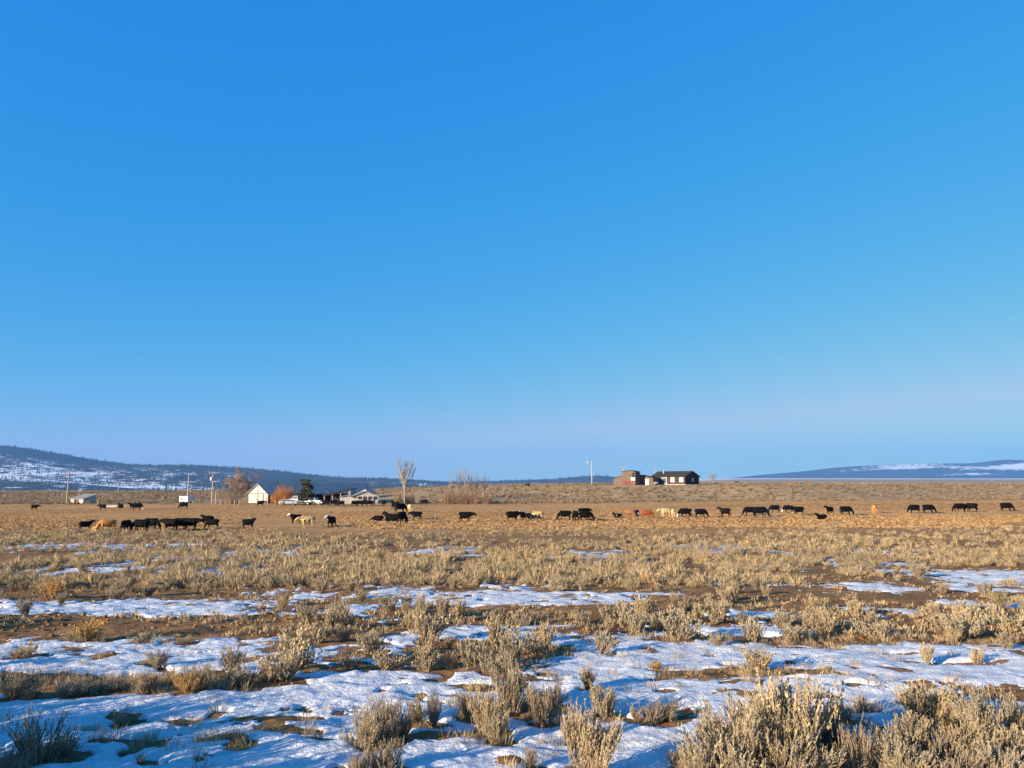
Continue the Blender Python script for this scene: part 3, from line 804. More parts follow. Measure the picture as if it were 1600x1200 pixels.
zL, gxL, topL = hill('hill_left', [-260, -120, 0, 40, 75, 150, 200, 250, 300, 350, 400, 440, 480, 520, 560, 600, 640, 700, 780],
    [690, 689, 696, 700, 706, 719, 726, 728, 727, 730, 733, 737, 741, 746, 748, 748, 751, 756, 764], 6000, 3600, 40, 300, 60, 1, snow_left, 16)
zF, gxF, topF = hill('foothill_left', [-260, -60, 0, 60, 120, 180, 220, 260, 320], [744, 746, 752, 752, 756, 762, 766, 770, 776], 3300, 1300, 30, 120, 24, 2, snow_front, 6, 500)
zM, gxM, topM = hill('hill_middle', [540, 620, 660, 700, 760, 830, 870, 900, 930, 960, 1000, 1060, 1110],
    [756, 751, 752, 753, 752, 750, 748, 745, 743, 745, 749, 752, 756], 7200, 2200, 40, 160, 24, 3, snow_none, 5, 700)
zR, gxR, topR = hill('hill_right', [1080, 1140, 1200, 1260, 1300, 1340, 1400, 1440, 1480, 1520, 1550, 1570, 1600, 1660, 1760, 1900],
    [758, 747, 741, 736, 731, 728, 726, 724, 724, 724, 720, 718, 719, 723, 722, 728], 11500, 3600, 20, 260, 40, 4, snow_right, 12, 900)

def conifers(name, label, z_at, x0, x1, y0, y1, n, keep, h0, h1, seed):
    g_ = np.random.default_rng(seed)
    x = g_.uniform(x0, x1, n); y = g_.uniform(y0, y1, n)
    k = keep(x, y, g_); x, y = x[k], y[k]; z = z_at(x, y)
    h = g_.uniform(h0, h1, len(x)) * g_.uniform(.6, 1.15, len(x)); r = h * g_.uniform(.16, .26, len(x))
    ns = 5
    a_ = np.arange(ns) / ns * 2 * PI
    ring = np.stack((np.cos(a_), np.sin(a_), 0 * a_), -1)
    lo = np.stack((x, y, z), -1)[:, None, :] + ring[None] * r[:, None, None] + np.array((0, 0, 1.0)) * (h * .02)[:, None, None]
    tip = np.stack((x + g_.normal(0, .3, len(x)), y, z + h), -1)[:, None, :]
    V = np.concatenate((lo, tip), 1)
    tri = np.array([(i, (i + 1) % ns, ns) for i in range(ns)])
    F = (np.arange(len(x))[:, None, None] * (ns + 1) + tri[None]).reshape(-1, 3)
    o = link(name, np_mesh(name, V.reshape(-1, 3), F, False, {'tint': np.repeat(g_.uniform(0, 1, len(x)), ns + 1)}), M['conifer_far'])
    return tag(o, label, 'forest', kind='stuff')

def keep_left(x, y, g_):
    p = x / y * FPX * math.cos(PITCH) + 800; t = (y - 2400) / 3600
    s_ = snow_left(p, t) + .16 * fbm(x * .004, y * .002, 4, 91)
    return g_.uniform(0, 1, len(x)) < np.clip(1.0 - (s_ - .40) * 3.6, .20, 1)
conifers('far_forest', 'dark conifer forest covering the snowy hill at left', zL, gxL[0] + 20, gxL[-1] - 20, 2900, 5990, 25000, keep_left, 9, 17, 5)
conifers('ridge_forest', 'line of conifers along the skyline of the left hill', zL, gxL[0] + 20, gxL[-1] - 20, 5700, 6060, 2600, lambda x, y, g_: fbm(x * .006, y * 0, 3, 92) > -.45, 10, 23, 6)
conifers('foothill_forest', 'sparse conifers on the low foothill at left', zF, gxF[0] + 20, gxF[-1] - 20, 2150, 3290, 1500, lambda x, y, g_: g_.uniform(0, 1, len(x)) < .8, 7, 13, 7)
conifers('middle_forest', 'conifers along the low blue ridge behind the bare poplars', zM, gxM[0] + 20, gxM[-1] - 20, 6300, 7230, 1800, lambda x, y, g_: fbm(x * .005, y * .002, 3, 93) > -.1, 13, 24, 8)

# ------------------------------------------------------------------ haze
m = bpy.data.materials.new('haze'); m.use_nodes = True
nt = m.node_tree; nt.nodes.remove(nt.nodes['Principled BSDF'])
v_ = nt.nodes.new('ShaderNodeVolumePrincipled')
v_.inputs['Color'].default_value = (.145, .405, .91, 1); v_.inputs['Density'].default_value = 6.4e-5; v_.inputs['Anisotropy'].default_value = 0.0
nt.links.new(v_.outputs[0], nt.nodes['Material Output'].inputs['Volume'])
hz = MB().box(-16500, 16500, -1500, 14500, -75, 640).build('haze', m)
tag(hz, 'thin pale haze over the whole valley', 'haze', kind='stuff')

# ------------------------------------------------------------------ buildings
M['white_wall'] = surf('weathered_white_board', (.40, .38, .345), .2, 1.5, .9, stretch=(6, 6, .4))
M['dark_seam'] = surf('dark_seam', (.10, .095, .09), .2, 4)
M['slate_roof'] = surf('dull_metal_roof', (.28, .27, .26), .16, .6, .95, spec=.03)
M['grey_roof'] = surf('grey_roof', (.26, .245, .225), .14, .7, .9, spec=.05)
M['dark_roof'] = surf('dark_shingle_roof', (.045, .038, .037), .2, 2.0, .9, spec=.05)
M['brown_wall'] = surf('dark_brown_siding', (.058, .040, .036), .14, 2, .9, spec=.05)
M['cream'] = surf('cream_skirting', (0.600, 0.468, 0.304), .1, 2, .8)
M['white'] = surf('white_paint', (.56, .55, .52), .1, 3, .6)
M['white_metal'] = surf('white_vehicle_paint', (.50, .49, .47), .06, 3, .4, spec=.4)
M['glass'] = surf('window_glass', (.09, .11, .13), .2, 3, .12, spec=.6)
M['blind'] = surf('drawn_blind', (.40, .39, .37), .08, 3, .7)
M['shed_brown'] = surf('weathered_brown_board', (.135, .092, .062), .22, 1.2, .9, stretch=(5, 5, .4))
M['shed_red'] = surf('faded_red_board', (.15, .055, .045), .2, 1.4, .9)
M['dark_gap'] = surf('interior_shade_black', (.02, .018, .017), .2, 2)  # near-black: shade of open interiors put into the colour; the fascia shares it
M['post'] = surf('weathered_post', (0.360, 0.261, 0.167), .25, 3, .9)
M['pole'] = surf('grey_utility_pole', (0.460, 0.351, 0.243), .2, 2, .85)
M['insulator'] = surf('pale_insulator', (.72, .72, .72), .05, 5, .4)
M['metal'] = surf('galvanised_steel', (.42, .43, .44), .12, 4, .45)
M['tyre'] = surf('tyre_rubber', (.025, .025, .026), .15, 8, .9)
M['dark_paint'] = surf('dark_vehicle_paint', (.035, .03, .032), .1, 3, .35, spec=.5)
M['concrete'] = surf('grey_concrete', (.38, .375, .34), .14, 1.5, .9)

def base_z(x, y, r=4):
    a = np.linspace(0, 2 * PI, 9)[:-1]
    return float(ground_z(x + r * np.cos(a), y + r * np.sin(a), False).min())

def window(parent, x0, x1, z0, z1, y, pane_mat, face='front', xs=0, name='window'):
    """a framed window standing proud of a wall; face front lies on y = const, face side on x = const"""
    if face == 'front':
        f = MB(); t = .16
        f.box(x0, x1, y - .07, y + .02, z0, z0 + t); f.box(x0, x1, y - .07, y + .02, z1 - t, z1)
        f.box(x0, x0 + t, y - .07, y + .02, z0 + t, z1 - t); f.box(x1 - t, x1, y - .07, y + .02, z0 + t, z1 - t)
        w = f.build(name, M['white'], parent)
        MB().box(x0 + t, x1 - t, y - .035, y + .02, z0 + t, z1 - t).build('pane', pane_mat, w)
    else:
        f = MB(); t = .14
        f.box(y - .02, y + .07, x0, x1, z0, z0 + t); f.box(y - .02, y + .07, x0, x1, z1 - t, z1)
        f.box(y - .02, y + .07, x0, x0 + t, z0 + t, z1 - t); f.box(y - .02, y + .07, x1 - t, x1, z0 + t, z1 - t)
        w = f.build(name, M['white'], parent)
        MB().box(y - .02, y + .035, x0 + t, x1 - t, z0 + t, z1 - t).build('pane', pane_mat, w)
    return w

# --- the long barn: white gable towards us, dark roof running off to the right
bx_, by_ = spot_at(404, 206)
t = empty('long_barn', (bx_, by_, base_z(bx_, by_, 5) - .1), rad(-35))
tag(t, 'long barn with pale weathered gable end and dark blue-grey roof', 'barn')
W, L, HE, HA = 8.6, 40.0, 2.75, 5.35
MB().prism_y([(-W / 2, 0), (W / 2, 0), (W / 2, HE), (0, HA), (-W / 2, HE)], 0, .25).build('gable_wall', M['white_wall'], t)
MB().prism_y([(-W / 2, 0), (W / 2, 0), (W / 2, HE), (0, HA), (-W / 2, HE)], L - .25, L).build('rear_wall', M['shed_brown'], t)
MB().box(-W / 2, -W / 2 + .2, .252, L - .252, 0, HE - .02).build('side_wall', M['shed_brown'], t)
MB().box(.6, .8, .252, L - .252, 0, HE + 1.5).build('inner_wall', M['dark_gap'], t)  # recessed sheet coloured near-black for the shade behind the open side
for s_ in (-1, 1):
    r = MB().prism_y([(s_ * (W / 2 + .55), HE - .32), (s_ * (W / 2 + .55), HE - .18), (0, HA + .20), (0, HA + .06)][::s_], -.45, L + .4).build('roof_slope', M['slate_roof'], t)
for k in range(11):
    y0 = 1.0 + k * 3.8
    MB().box(W / 2 - .22, W / 2, y0, y0 + .2, 0, HE - .05).build('post', M['post'], t)
for xx in (-.06, 2.35): MB().box(xx, xx + .14, -.05, -.003, 0, HE if xx > 1 else HA - .25).build('batten', M['dark_seam'], t)
MB().box(-W / 2 + .1, W / 2 - .1, -.06, -.003, HE - .06, HE + .08).build('cross_board', M['dark_seam'], t)
d = MB().box(-3.6, -.2, -.09, -.004, .05, HE - .15).build('barn_door', M['white_wall'], t)
MB().box(-.6, -.45, -.14, -.092, 1.0, 1.3).build('door_handle', M['dark_seam'], d)
d = MB().box(.2, 2.25, -.09, -.004, .05, HE - .15).build('barn_door', M['white_wall'], t)
MB().box(.45, .6, -.14, -.092, 1.0, 1.3).build('door_handle', M['dark_seam'], d)

# --- open hay shed with a single slope, in front of the barn's far end
x_, y_ = spot_at(527, 207)
t = empty('hay_shed', (x_, y_, base_z(x_, y_, 4) - .05), rad(-4))
tag(t, 'open dark hay shed with a single sloping roof between barn and low shed', 'shed')
W = 7.4
MB().prism_y([(-W / 2 - .3, 2.1), (W / 2 + .2, 3.95), (W / 2 + .2, 4.12), (-W / 2 - .3, 2.27)], -.4, 7).build('roof', M['slate_roof'], t)
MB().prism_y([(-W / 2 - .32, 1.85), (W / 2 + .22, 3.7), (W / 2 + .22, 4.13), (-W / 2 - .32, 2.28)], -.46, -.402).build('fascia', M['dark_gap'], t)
MB().box(-W / 2, W / 2, 6.0, 6.2, 0, 2.2).build('back_wall', M['dark_gap'], t)  # painted near-black for the shade under the roof
MB().prism_x([(0, 0), (6, 0), (6, 3.7), (0, 3.7)], W / 2 - .15, W / 2).build('end_wall', M['white_wall'], t)
for k in range(4): MB().box(-W / 2 + k * 2.3, -W / 2 + k * 2.3 + .18, 0, .18, 0, 2.15 + k * .55).build('post', M['post'], t)
# --- low white shed with the posts
x_, y_ = spot_at(571, 199)
t = empty('low_shed', (x_, y_, base_z(x_, y_, 4) - .05), rad(14))
tag(t, 'low pale shed with grey gable roof and white posts', 'shed')
W, L, HE, HA = 7.0, 13.0, 2.05, 3.25
MB().prism_y([(-W / 2, 0), (W / 2, 0), (W / 2, HE), (0, HA), (-W / 2, HE)], 1.5, L).build('wall', M['white_wall'], t)
MB().prism_y([(-W / 2, HE - .1), (W / 2, HE - .1), (W / 2, HE), (0, HA), (-W / 2, HE)], .0, .15).build('porch_gable', M['white_wall'], t)
for s_ in (-1, 1):
    MB().prism_y([(s_ * (W / 2 + .4), HE - .2), (s_ * (W / 2 + .4), HE - .08), (0, HA + .16), (0, HA + .04)][::s_], -.35, L + .3).build('roof_slope', M['grey_roof'], t)
for k in range(6): MB().box(-W / 2 + k * (W - .18) / 5, -W / 2 + k * (W - .18) / 5 + .18, .0, .18, 0, HE - .102).build('post', M['white'], t)
cp = MB().box(-.3, .3, 1.0, 1.6, HA, HA + .55).build('cupola', M['white'], t)
MB().prism_y([(-.4, HA + .552), (.4, HA + .552), (0, HA + .85)], .9, 1.7).build('cap', M['dark_seam'], cp)
MB().box(-W / 2 - 2.8, -W / 2 - .02, 2.0, 7.0, 0, 1.9).build('side_wing', M['white_wall'], t)
MB().prism_y([(-W / 2 - 3.1, 1.85), (-W / 2 - .05, 2.35), (-W / 2 - .05, 2.45), (-W / 2 - 3.1, 1.95)], 1.7, 7.3).build('wing_roof', M['grey_roof'], t)
MB().box(-.55, .55, 3.5, 8.5, HA + .16, HA + .26).build('ridge_skylight', M['white'], t)

# --- dark brown house on the rise
x_, y_ = spot_at(1071, 240)
t = empty('brown_house', (x_, y_, gz(x_, y_) - .55), rad(-45))
tag(t, 'dark brown single-storey house with white windows on the rise', 'house')
L, W, H0, H1, HR = 12.8, 8.4, .65, 3.15, 4.75
MB().box(-L, 0, 0, W, -.6, H0).build('foundation', M['cream'], t)
MB().prism_x([(0.004, H0), (W, H0), (W, H1), (W / 2, HR), (0.004, H1)], -L + .01, -.01).build('wall', M['brown_wall'], t)
for s_ in (0, 1):
    a_ = [(-.45, H1 - .17), (W / 2, HR + .02), (W / 2, HR + .18), (-.45, H1 - .02)] if s_ == 0 else [(W + .45, H1 - .17), (W + .45, H1 - .02), (W / 2, HR + .18), (W / 2, HR + .02)]
    MB().prism_x(a_, -L - .35, .35).build('roof_slope', M['dark_roof'], t)
window(t, -L + 2.0, -L + 2.9, 1.5, 2.5, 0, M['glass'])
d = window(t, -8.9, -6.9, .72, 2.85, 0, M['glass'], name='patio_door')
window(t, -5.5, -4.0, 1.3, 2.85, 0, M['blind'])
window(t, -2.2, -.7, 1.3, 2.85, 0, M['blind'])
window(t, 4.0, 5.1, 1.55, 2.6, 0, M['blind'], 'side')
MB().tube([(-9.6, 2.2, 3.8), (-9.6, 2.2, 5.3)], [.10, .10], 8).build('vent_pipe', M['white'], t)
st = MB().box(-9.2, -6.6, -1.6, -.004, -.4, .5).build('porch', M['post'], t)
for k in (-9.15, -6.75): MB().box(k, k + .1, -1.6, -1.5, .502, 1.4).build('rail_post', M['white'], st)

# --- brown monitor barn left of it
x_, y_ = spot_at(993, 240)
t = empty('monitor_barn', (x_, y_, gz(x_, y_) - .3), rad(-30))
tag(t, 'tall brown board barn with lower side wings and faded red door on the rise', 'barn')
W, D = 4.6, 4.4
MB().prism_y([(-W, 0), (0, 0), (0, 4.55), (-W * .45, 4.95), (-W, 4.55)], 0, D).build('tower_wall', M['shed_brown'], t)
for a_ in ([(-W - .2, 4.53), (-W * .45, 4.97), (-W * .45, 5.07), (-W - .2, 4.63)], [(-W * .45, 4.97), (.2, 4.53), (.2, 4.63), (-W * .45, 5.07)]):
    MB().prism_y(a_, -.25, D + .25).build('tower_roof', M['dark_roof'], t)
MB().prism_y([(-W - 3.0, 0), (-W - .01, 0), (-W - .01, 3.3), (-W - 3.0, 2.45)], .2, D + 2).build('left_wing', M['shed_brown'], t)
MB().prism_y([(-W - 3.3, 2.38), (-W - .01, 3.32), (-W - .01, 3.42), (-W - 3.3, 2.48)], .0, D + 2.2).build('wing_roof', M['dark_roof'], t)
MB().prism_y([(-.5, 0), (4.4, 0), (4.4, 2.55), (-.5, 3.55)], D + .01, D + 5).build('right_wing', M['shed_brown'], t)
MB().prism_y([(-.5, 3.56), (4.8, 2.48), (4.8, 2.58), (-.5, 3.66)], D - .1 + .12, D + 5.2).build('wing_roof', M['dark_roof'], t)
d = MB().box(-W + .15, -.9, -.10, -.004, .1, 1.75).build('red_door', M['shed_red'], t)
MB().box(-1.2, -1.05, -.15, -.102, .9, 1.2).build('handle', M['metal'], d)
MB().box(-1.55, -.1, -.06, -.004, 1.76, 2.75).build('white_panel', M['white'], t)
MB().box(-.95, -.25, -.04, -.004, 2.78, 4.3).build('loft_opening', M['dark_gap'], t)  # flat plate on the wall; the shade inside the opening is painted
d = MB().box(1.7, 2.9, D - .07, D + .004, .25, 2.3).build('white_door', M['white'], t)
MB().box(2.6, 2.7, D - .12, D - .072, 1.1, 1.3).build('handle', M['metal'], d)

# --- low grey shed, white box trailer, troughs on the left
x_, y_ = spot_at(122, 213)
t = empty('grey_shed', (x_, y_, base_z(x_, y_, 3) - .05), rad(-24))
tag(t, 'low grey shed with sloping roof beside the leftmost pole', 'shed')
MB().prism_x([(0, 0), (4, 0), (4, 2.5), (0, 1.35)], -2.6, 2.6).build('wall', M['concrete'], t)
MB().prism_x([(-.3, 1.30), (4.2, 2.6), (4.2, 2.72), (-.3, 1.42)], -2.8, 2.8).build('roof', M['grey_roof'], t)
MB().box(-1.2, .8, -.05, -.004, .05, 1.2).build('door', M['shed_red'], t)
x_, y_ = spot_at(289, 210)
t = empty('box_trailer', (x_, y_, gz(x_, y_)), rad(-40))
tag(t, 'small white box trailer standing beside a pole, left of the barn', 'trailer')
MB().box(-2.9, 2.0, 0, 2.2, .45, 1.9).build('body', M['white'], t)
MB().box(-2.95, 2.05, -.05, 2.25, 1.902, 2.0).build('roof', M['metal'], t)
MB().box(-2.0, -1.2, -.03, -.003, .9, 1.6).build('window', M['glass'], t)
for yy in (-.02, 2.0):
    w_ = MB().tube([(-.3, yy, .36), (-.3, yy + .22, .36)], [.36, .36], 12).build('wheel', M['tyre'], t)
MB().tube([(2.0, 1.1, .5), (3.2, 1.1, .45)], [.06, .05], 6).build('drawbar', M['metal'], t)
for px_, lab in ((173, 'pale feed trough beside black cattle at far left'), (186, 'second pale feed trough, beside the lying cow at far left')):
    x_, y_ = spot(px_, 793)
    t = empty('feed_trough', (x_, y_, gz(x_, y_)), rad(8)); tag(t, lab, 'trough', 'feed troughs')
    MB().prism_x([(-.35, .45), (-.25, .12), (.25, .12), (.35, .45), (.29, .45), (.21, .18), (-.21, .18), (-.29, .45)], -1.1, 1.1).build('basin', M['white'], t)
    for k in (-.9, .9): MB().box(k - .05, k + .05, -.25, .25, -.02, .118).build('leg', M['post'], t)

# ------------------------------------------------------------------ vehicles by the barn
def vehicle(kind, px_, row, rz, paint, label, dist=None):
    x_, y_ = spot(px_, row) if dist is None else spot_at(px_, dist)
    t = empty({'pickup': 'pickup_truck', 'car': 'parked_car', 'flatbed': 'flatbed_truck'}[kind], (x_, y_, gz(x_, y_)), rz)
    tag(t, label, {'pickup': 'pickup', 'car': 'car', 'flatbed': 'truck'}[kind])
    if kind == 'car':
        prof = [(-2.2, .42), (2.15, .42), (2.2, .78), (1.95, .92), (.95, 1.0), (.35, 1.46), (-1.2, 1.5), (-1.85, 1.08), (-2.2, 1.0)]
        glass = [(.80, 1.02), (.30, 1.40), (-1.15, 1.43), (-1.6, 1.06)]
    elif kind == 'pickup':
        prof = [(-2.7, .5), (2.55, .5), (2.6, .98), (2.4, 1.1), (1.15, 1.18), (.6, 1.78), (-.65, 1.8), (-.8, 1.15), (-2.7, 1.15)]
        glass = [(1.0, 1.20), (.55, 1.70), (-.58, 1.72), (-.66, 1.20)]
    else:
        prof = [(-3.4, .75), (2.5, .75), (2.6, 1.3), (2.4, 1.5), (1.7, 1.55), (1.35, 2.2), (.2, 2.25), (.1, 1.0), (-3.4, .98)]
        glass = [(1.6, 1.56), (1.3, 2.1), (.3, 2.14), (.28, 1.56)]
    MB().prism_y(prof, -.88, .88).build('body', paint, t)
    for s_ in (-1, 1):
        MB().prism_y(glass, *sorted((s_ * .895, s_ * .8))).build('side_window', M['glass'], t)
        w0 = prof[0][0]
        for wx in (w0 + .95, prof[1][0] - .9):
            w_ = MB().tube([(wx, s_ * .68, .36), (wx, s_ * .90, .36)], [.36, .36], 14).build('wheel', M['tyre'], t)
            MB().tube([(wx, s_ * .88, .36), (wx, s_ * .915, .36)], [.19, .19], 10).build('rim', M['metal'], w_)
        MB().box(prof[1][0] - .03, prof[1][0] + .06, *sorted((s_ * .5, s_ * .8)), prof[1][1] + .25, prof[1][1] + .42).build('headlight', M['insulator'], t)
    return t
vehicle('flatbed', 468, 789.0, rad(172), M['white_metal'], 'white flatbed truck parked under the trees beside the barn')
vehicle('pickup', 490, 789.0, rad(168), M['white_metal'], 'white pickup parked right of the flatbed truck by the barn')
vehicle('car', 450, 789.5, rad(10), M['metal'], 'grey car half hidden below the orange bush')
vehicle('car', 1018, 0, rad(-30), M['dark_paint'], 'dark car between the brown barn and the brown house', 243)

# ------------------------------------------------------------------ poles, posts
def pole(px_, top_row, dist, kind, label, r0=.17):
    r0 *= .8
    x_, y_ = spot_at(px_, dist)
    z0 = gz(x_, y_)
    d_ = ray(px_, top_row); h = EYE + d_[2] / d_[1] * y_ - z0
    t = empty('utility_pole' if kind != 'post' else 'gate_post', (x_, y_, z0), rad(20)); tag(t, label, 'pole')
    MB().tube([(0, 0, -.3), (0, 0, h)], [r0, r0 * .62], 8).build('shaft', M['pole'], t)
    if kind in ('arm', 'transformer'):
        MB().box(-1.2, 1.2, -.06 - r0 * .6, .04 - r0 * .6, h - .55, h - .40).build('crossarm', M['post'], t)
        for k in (-1.05, -.4, .4, 1.05): MB().tube([(k, -.1, h - .40), (k, -.1, h - .18)], [.06, .04], 6).build('insulator', M['insulator'], t)
    if kind == 'transformer':
        MB().tube([(-.42, -.05, h - 2.5), (-.42, -.05, h - 2.4), (-.42, -.05, h - 1.6), (-.42, -.05, h - 1.5)], [.2, .3, .3, .22], 10).build('transformer', M['insulator'], t)
    if kind == 'lamp':
        MB().tube([(0, 0, h - .5), (-.9, -.1, h - .1), (-1.3, -.15, h - .15)], [.05, .05, .05], 5).build('lamp_arm', M['metal'], t)
        MB().tube([(-1.2, -.14, h - .22), (-1.7, -.2, h - .28)], [.12, .22], 8).build('lamp_head', M['insulator'], t)
    if kind == 'short_lamp':
        MB().box(-.1, .8, -.2, .2, h - .05, h + .18).build('lamp_head', M['insulator'], t)
    return t
pole(106, 735, 212, 'arm', 'tall pole at far left beside the grey shed', .2)
pole(124, 766, 225, 'short_lamp', 'short pole with white lamp head behind the grey shed', .13)
pole(185, 753, 300, 'plain', 'thin far pole against the hill, left part', .16)
pole(294, 742, 213, 'plain', 'bare pole behind the white box trailer', .2)
pole(332, 737, 211, 'transformer', 'pole with white transformer left of the bare brown tree', .2)
pole(338, 765, 203, 'plain', 'short post just right of the transformer pole', .15)
pole(925, 721, 246, 'lamp', 'tall pole with lamp left of the brown barn', .22)
pole(974, 729, 262, 'arm', 'dark pole standing behind the brown barn', .16)
pole(1024, 728, 256, 'plain', 'thin dark pole between the brown barn and the house', .14)
for i, (px_, row, hh) in enumerate([(345, 790, 1.4), (352, 790, 1.3), (358, 790, 1.5), (366, 790, 1.4), (373, 790, 1.6), (430, 790, 1.3), (438, 790, 1.2), (152, 793, 1.6)]):
    x_, y_ = spot(px_, row)
    lab = 'single pale gate post at far left beside black cattle' if px_ == 152 else ('weathered fence post left of the long barn' if px_ < 400 else 'weathered fence post right of the barn gable')
    o = MB().tube([(0, 0, -.2), (.02, 0, hh)], [.11, .09], 7).build('fence_post', M['post'])
    o.location = (x_, y_, gz(x_, y_)); tag(o, lab, 'post', 'fence posts by the barn')

# ------------------------------------------------------------------ trees
M['bark_brown'] = surf('brown_bark', (0.270, 0.180, 0.122), .2, 5, .9)
M['bark_pale'] = surf('pale_bark', (.32, .27, .20), .15, 5, .85)
M['twig_brown'] = surf('brown_twigs', (.27, .19, .14), .2, .7, .9)
M['twig_pale'] = surf('pale_twigs', (.25, .20, .155), .15, .7, .9)
M['twig_orange'] = surf('orange_willow_twigs', (.43, .19, .055), .25, .6, .85)
M['twig_tan'] = surf('tan_brush_twigs', (0.400, 0.257, 0.152), .2, .6, .9)
M['needles'] = foliage_mat('conifer_needles', [(.075, .085, .055), (.095, .10, .065)], transl=0)

def grow(seed, h, trunk_h, spread, levels, kids, r0, up=.5, twig=.028, first=None):
    """trunk tubes and twig tubes of a bare tree"""
    g_ = random.Random(seed)
    tr = MB(); tw = MB()
    top = Vector((g_.uniform(-.04, .04) * h, g_.uniform(-.04, .04) * h, trunk_h))
    tr.tube([(0, 0, -.3), top * .5 + Vector((g_.uniform(-.1, .1), 0, 0)), top], [r0, r0 * .8, r0 * .6], 6, False)
    def br(p, d, ln, r, lv):
        q = p + d * ln
        q2 = p + d * ln * .5 + Vector((g_.uniform(-.06, .06), g_.uniform(-.06, .06), .03)) * ln
        big = lv == levels
        (tr if big else tw).tube([p, q2, q], [max(r, twig), max(r * .75, twig), max(r * .5, twig * .7)], 4 if big else 3, False)
        if lv == 0: return
        for k in range(kids if lv > 1 else kids + 2):
            t_ = g_.uniform(.3, 1.0)
            s_ = p + (q - p) * t_
            nd = (d + Vector((g_.uniform(-1, 1) * spread, g_.uniform(-1, 1) * spread, g_.uniform(-.1, up)))).normalized()
            br(s_, nd, ln * g_.uniform(.45, .72), r * .5, lv - 1)
    n0 = first or 6
    for k in range(n0):
        a_ = 2 * PI * k / n0 + g_.uniform(-.4, .4)
        t_ = g_.uniform(.45, 1)
        d_ = Vector((math.cos(a_) * spread, math.sin(a_) * spread, g_.uniform(.6, 1.4))).normalized()
        br(top * t_, d_, (h - trunk_h) * g_.uniform(.45, .68), r0 * .5, levels)
    br(top, Vector((0, 0, 1)), (h - trunk_h) * .6, r0 * .55, levels)
    return tr, tw

def tree(px_, top_row, dist, label, name, bark, twig, seed, group=None, trunk=.25, spread=.6, levels=3, kids=4, r0=.22, up=.5, tw_r=.028, first=None, sink=0):
    x_, y_ = spot_at(px_, dist); z0 = gz(x_, y_)
    d_ = ray(px_, top_row); h = EYE + d_[2] / d_[1] * y_ - z0
    t = empty(name, (x_, y_, z0 - sink), random.uniform(0, 6)); tag(t, label, 'tree' if 'bush' not in name and 'brush' not in name else 'bush', group)
    tr, tw = grow(seed, h, h * trunk, spread, levels, kids, r0, up, tw_r, first)
    tr.build('trunk', M[bark], t); tw.build('crown', M[twig], t)
    return t
tree(377, 735, 214, 'bare brown tree rising behind the left side of the barn', 'bare_tree', 'bark_brown', 'twig_brown', 3, None, .22, .75, 3, 6, .24, .5, .014, 9)
tree(362, 752, 210, 'smaller bare brown tree left of the barn', 'bare_tree', 'bark_brown', 'twig_brown', 4, None, .18, .8, 3, 5, .16, .45, .013, 7)
tree(633, 721, 203, 'tall bare pale poplar right of the low shed', 'bare_poplar', 'bark_pale', 'twig_pale', 5, None, .40, .42, 3, 4, .24, .8, .012, 7)
for i, (px_, tr_, dd, lab) in enumerate([(706, 742, 206, 'thin bare poplar at the left end of the poplar clump'), (717, 729, 208, 'tallest bare poplar in the poplar clump, left of its middle'), (727, 731, 205, 'bare poplar with a dark upper trunk in the middle of the clump'),
        (738, 738, 210, 'thin bare poplar right of the middle of the poplar clump'), (746, 740, 207, 'second thin bare poplar from the right in the clump'), (756, 737, 209, 'bare poplar at the right end of the poplar clump')]):
    tree(px_, tr_, dd, lab, 'bare_poplar', 'bark_brown', 'twig_pale', 20 + i, 'bare poplars in a clump', .40, .26, 2, 4, .11, 1.1, .010, 5)
tree(1114, 736, 262, 'small bare grey tree right of the brown house', 'bare_tree', 'bark_brown', 'twig_brown', 30, None, .25, .6, 2, 5, .10, .6, .012, 6)

def brush(px_, row, hpx, wpx, name, twig, label, seed, n=420, dist=None, group=None):
    """a dense bush of thin upright stems"""
    x_, y_ = spot(px_, row) if dist is None else spot_at(px_, dist)
    k = y_ / FPX; h = hpx * k; w = wpx * k
    g_ = random.Random(seed)
    st = MB(); tw = MB()
    for i in range(n):
        a_ = g_.uniform(0, 2 * PI); r_ = math.sqrt(g_.random()) * w * .5
        hh = h * (math.sqrt(max(.08, 1 - (r_ / (w * .54)) ** 2)) if name != 'brush_thicket' else .85 + .25 * math.sin(a_ * 3 + seed)) * g_.uniform(.3, 1.05)
        b0 = Vector((r_ * .8 * math.cos(a_), r_ * .8 * math.sin(a_), -.1)); b2 = Vector((r_ * math.cos(a_), r_ * math.sin(a_), hh))
        b1 = b0 * .4 + b2 * .6 - Vector((0, 0, .12 * hh))
        (st if i % 7 == 0 else tw).tube([b0, b1, b2], [.028, .02, .01], 3, False)
        for q in range(3):
            p = b1 + (b2 - b1) * g_.random()
            tw.tube([p, p + Vector((g_.uniform(-.5, .5), g_.uniform(-.5, .5), g_.uniform(.2, .8))) * (h * .22)], [.018, .01], 3, False)
    t = empty(name, (x_, y_, gz(x_, y_))); tag(t, label, 'bush', group)
    st.build('stems', M['bark_brown'], t); tw.build('twigs', M[twig], t)
    return t
brush(443, 788, 30, 40, 'willow_bush', 'twig_orange', 'round orange willow bush right of the barn gable', 41, 700)
brush(457, 788, 20, 18, 'willow_bush', 'twig_orange', 'smaller dull orange bush beside the conifer', 42, 260)
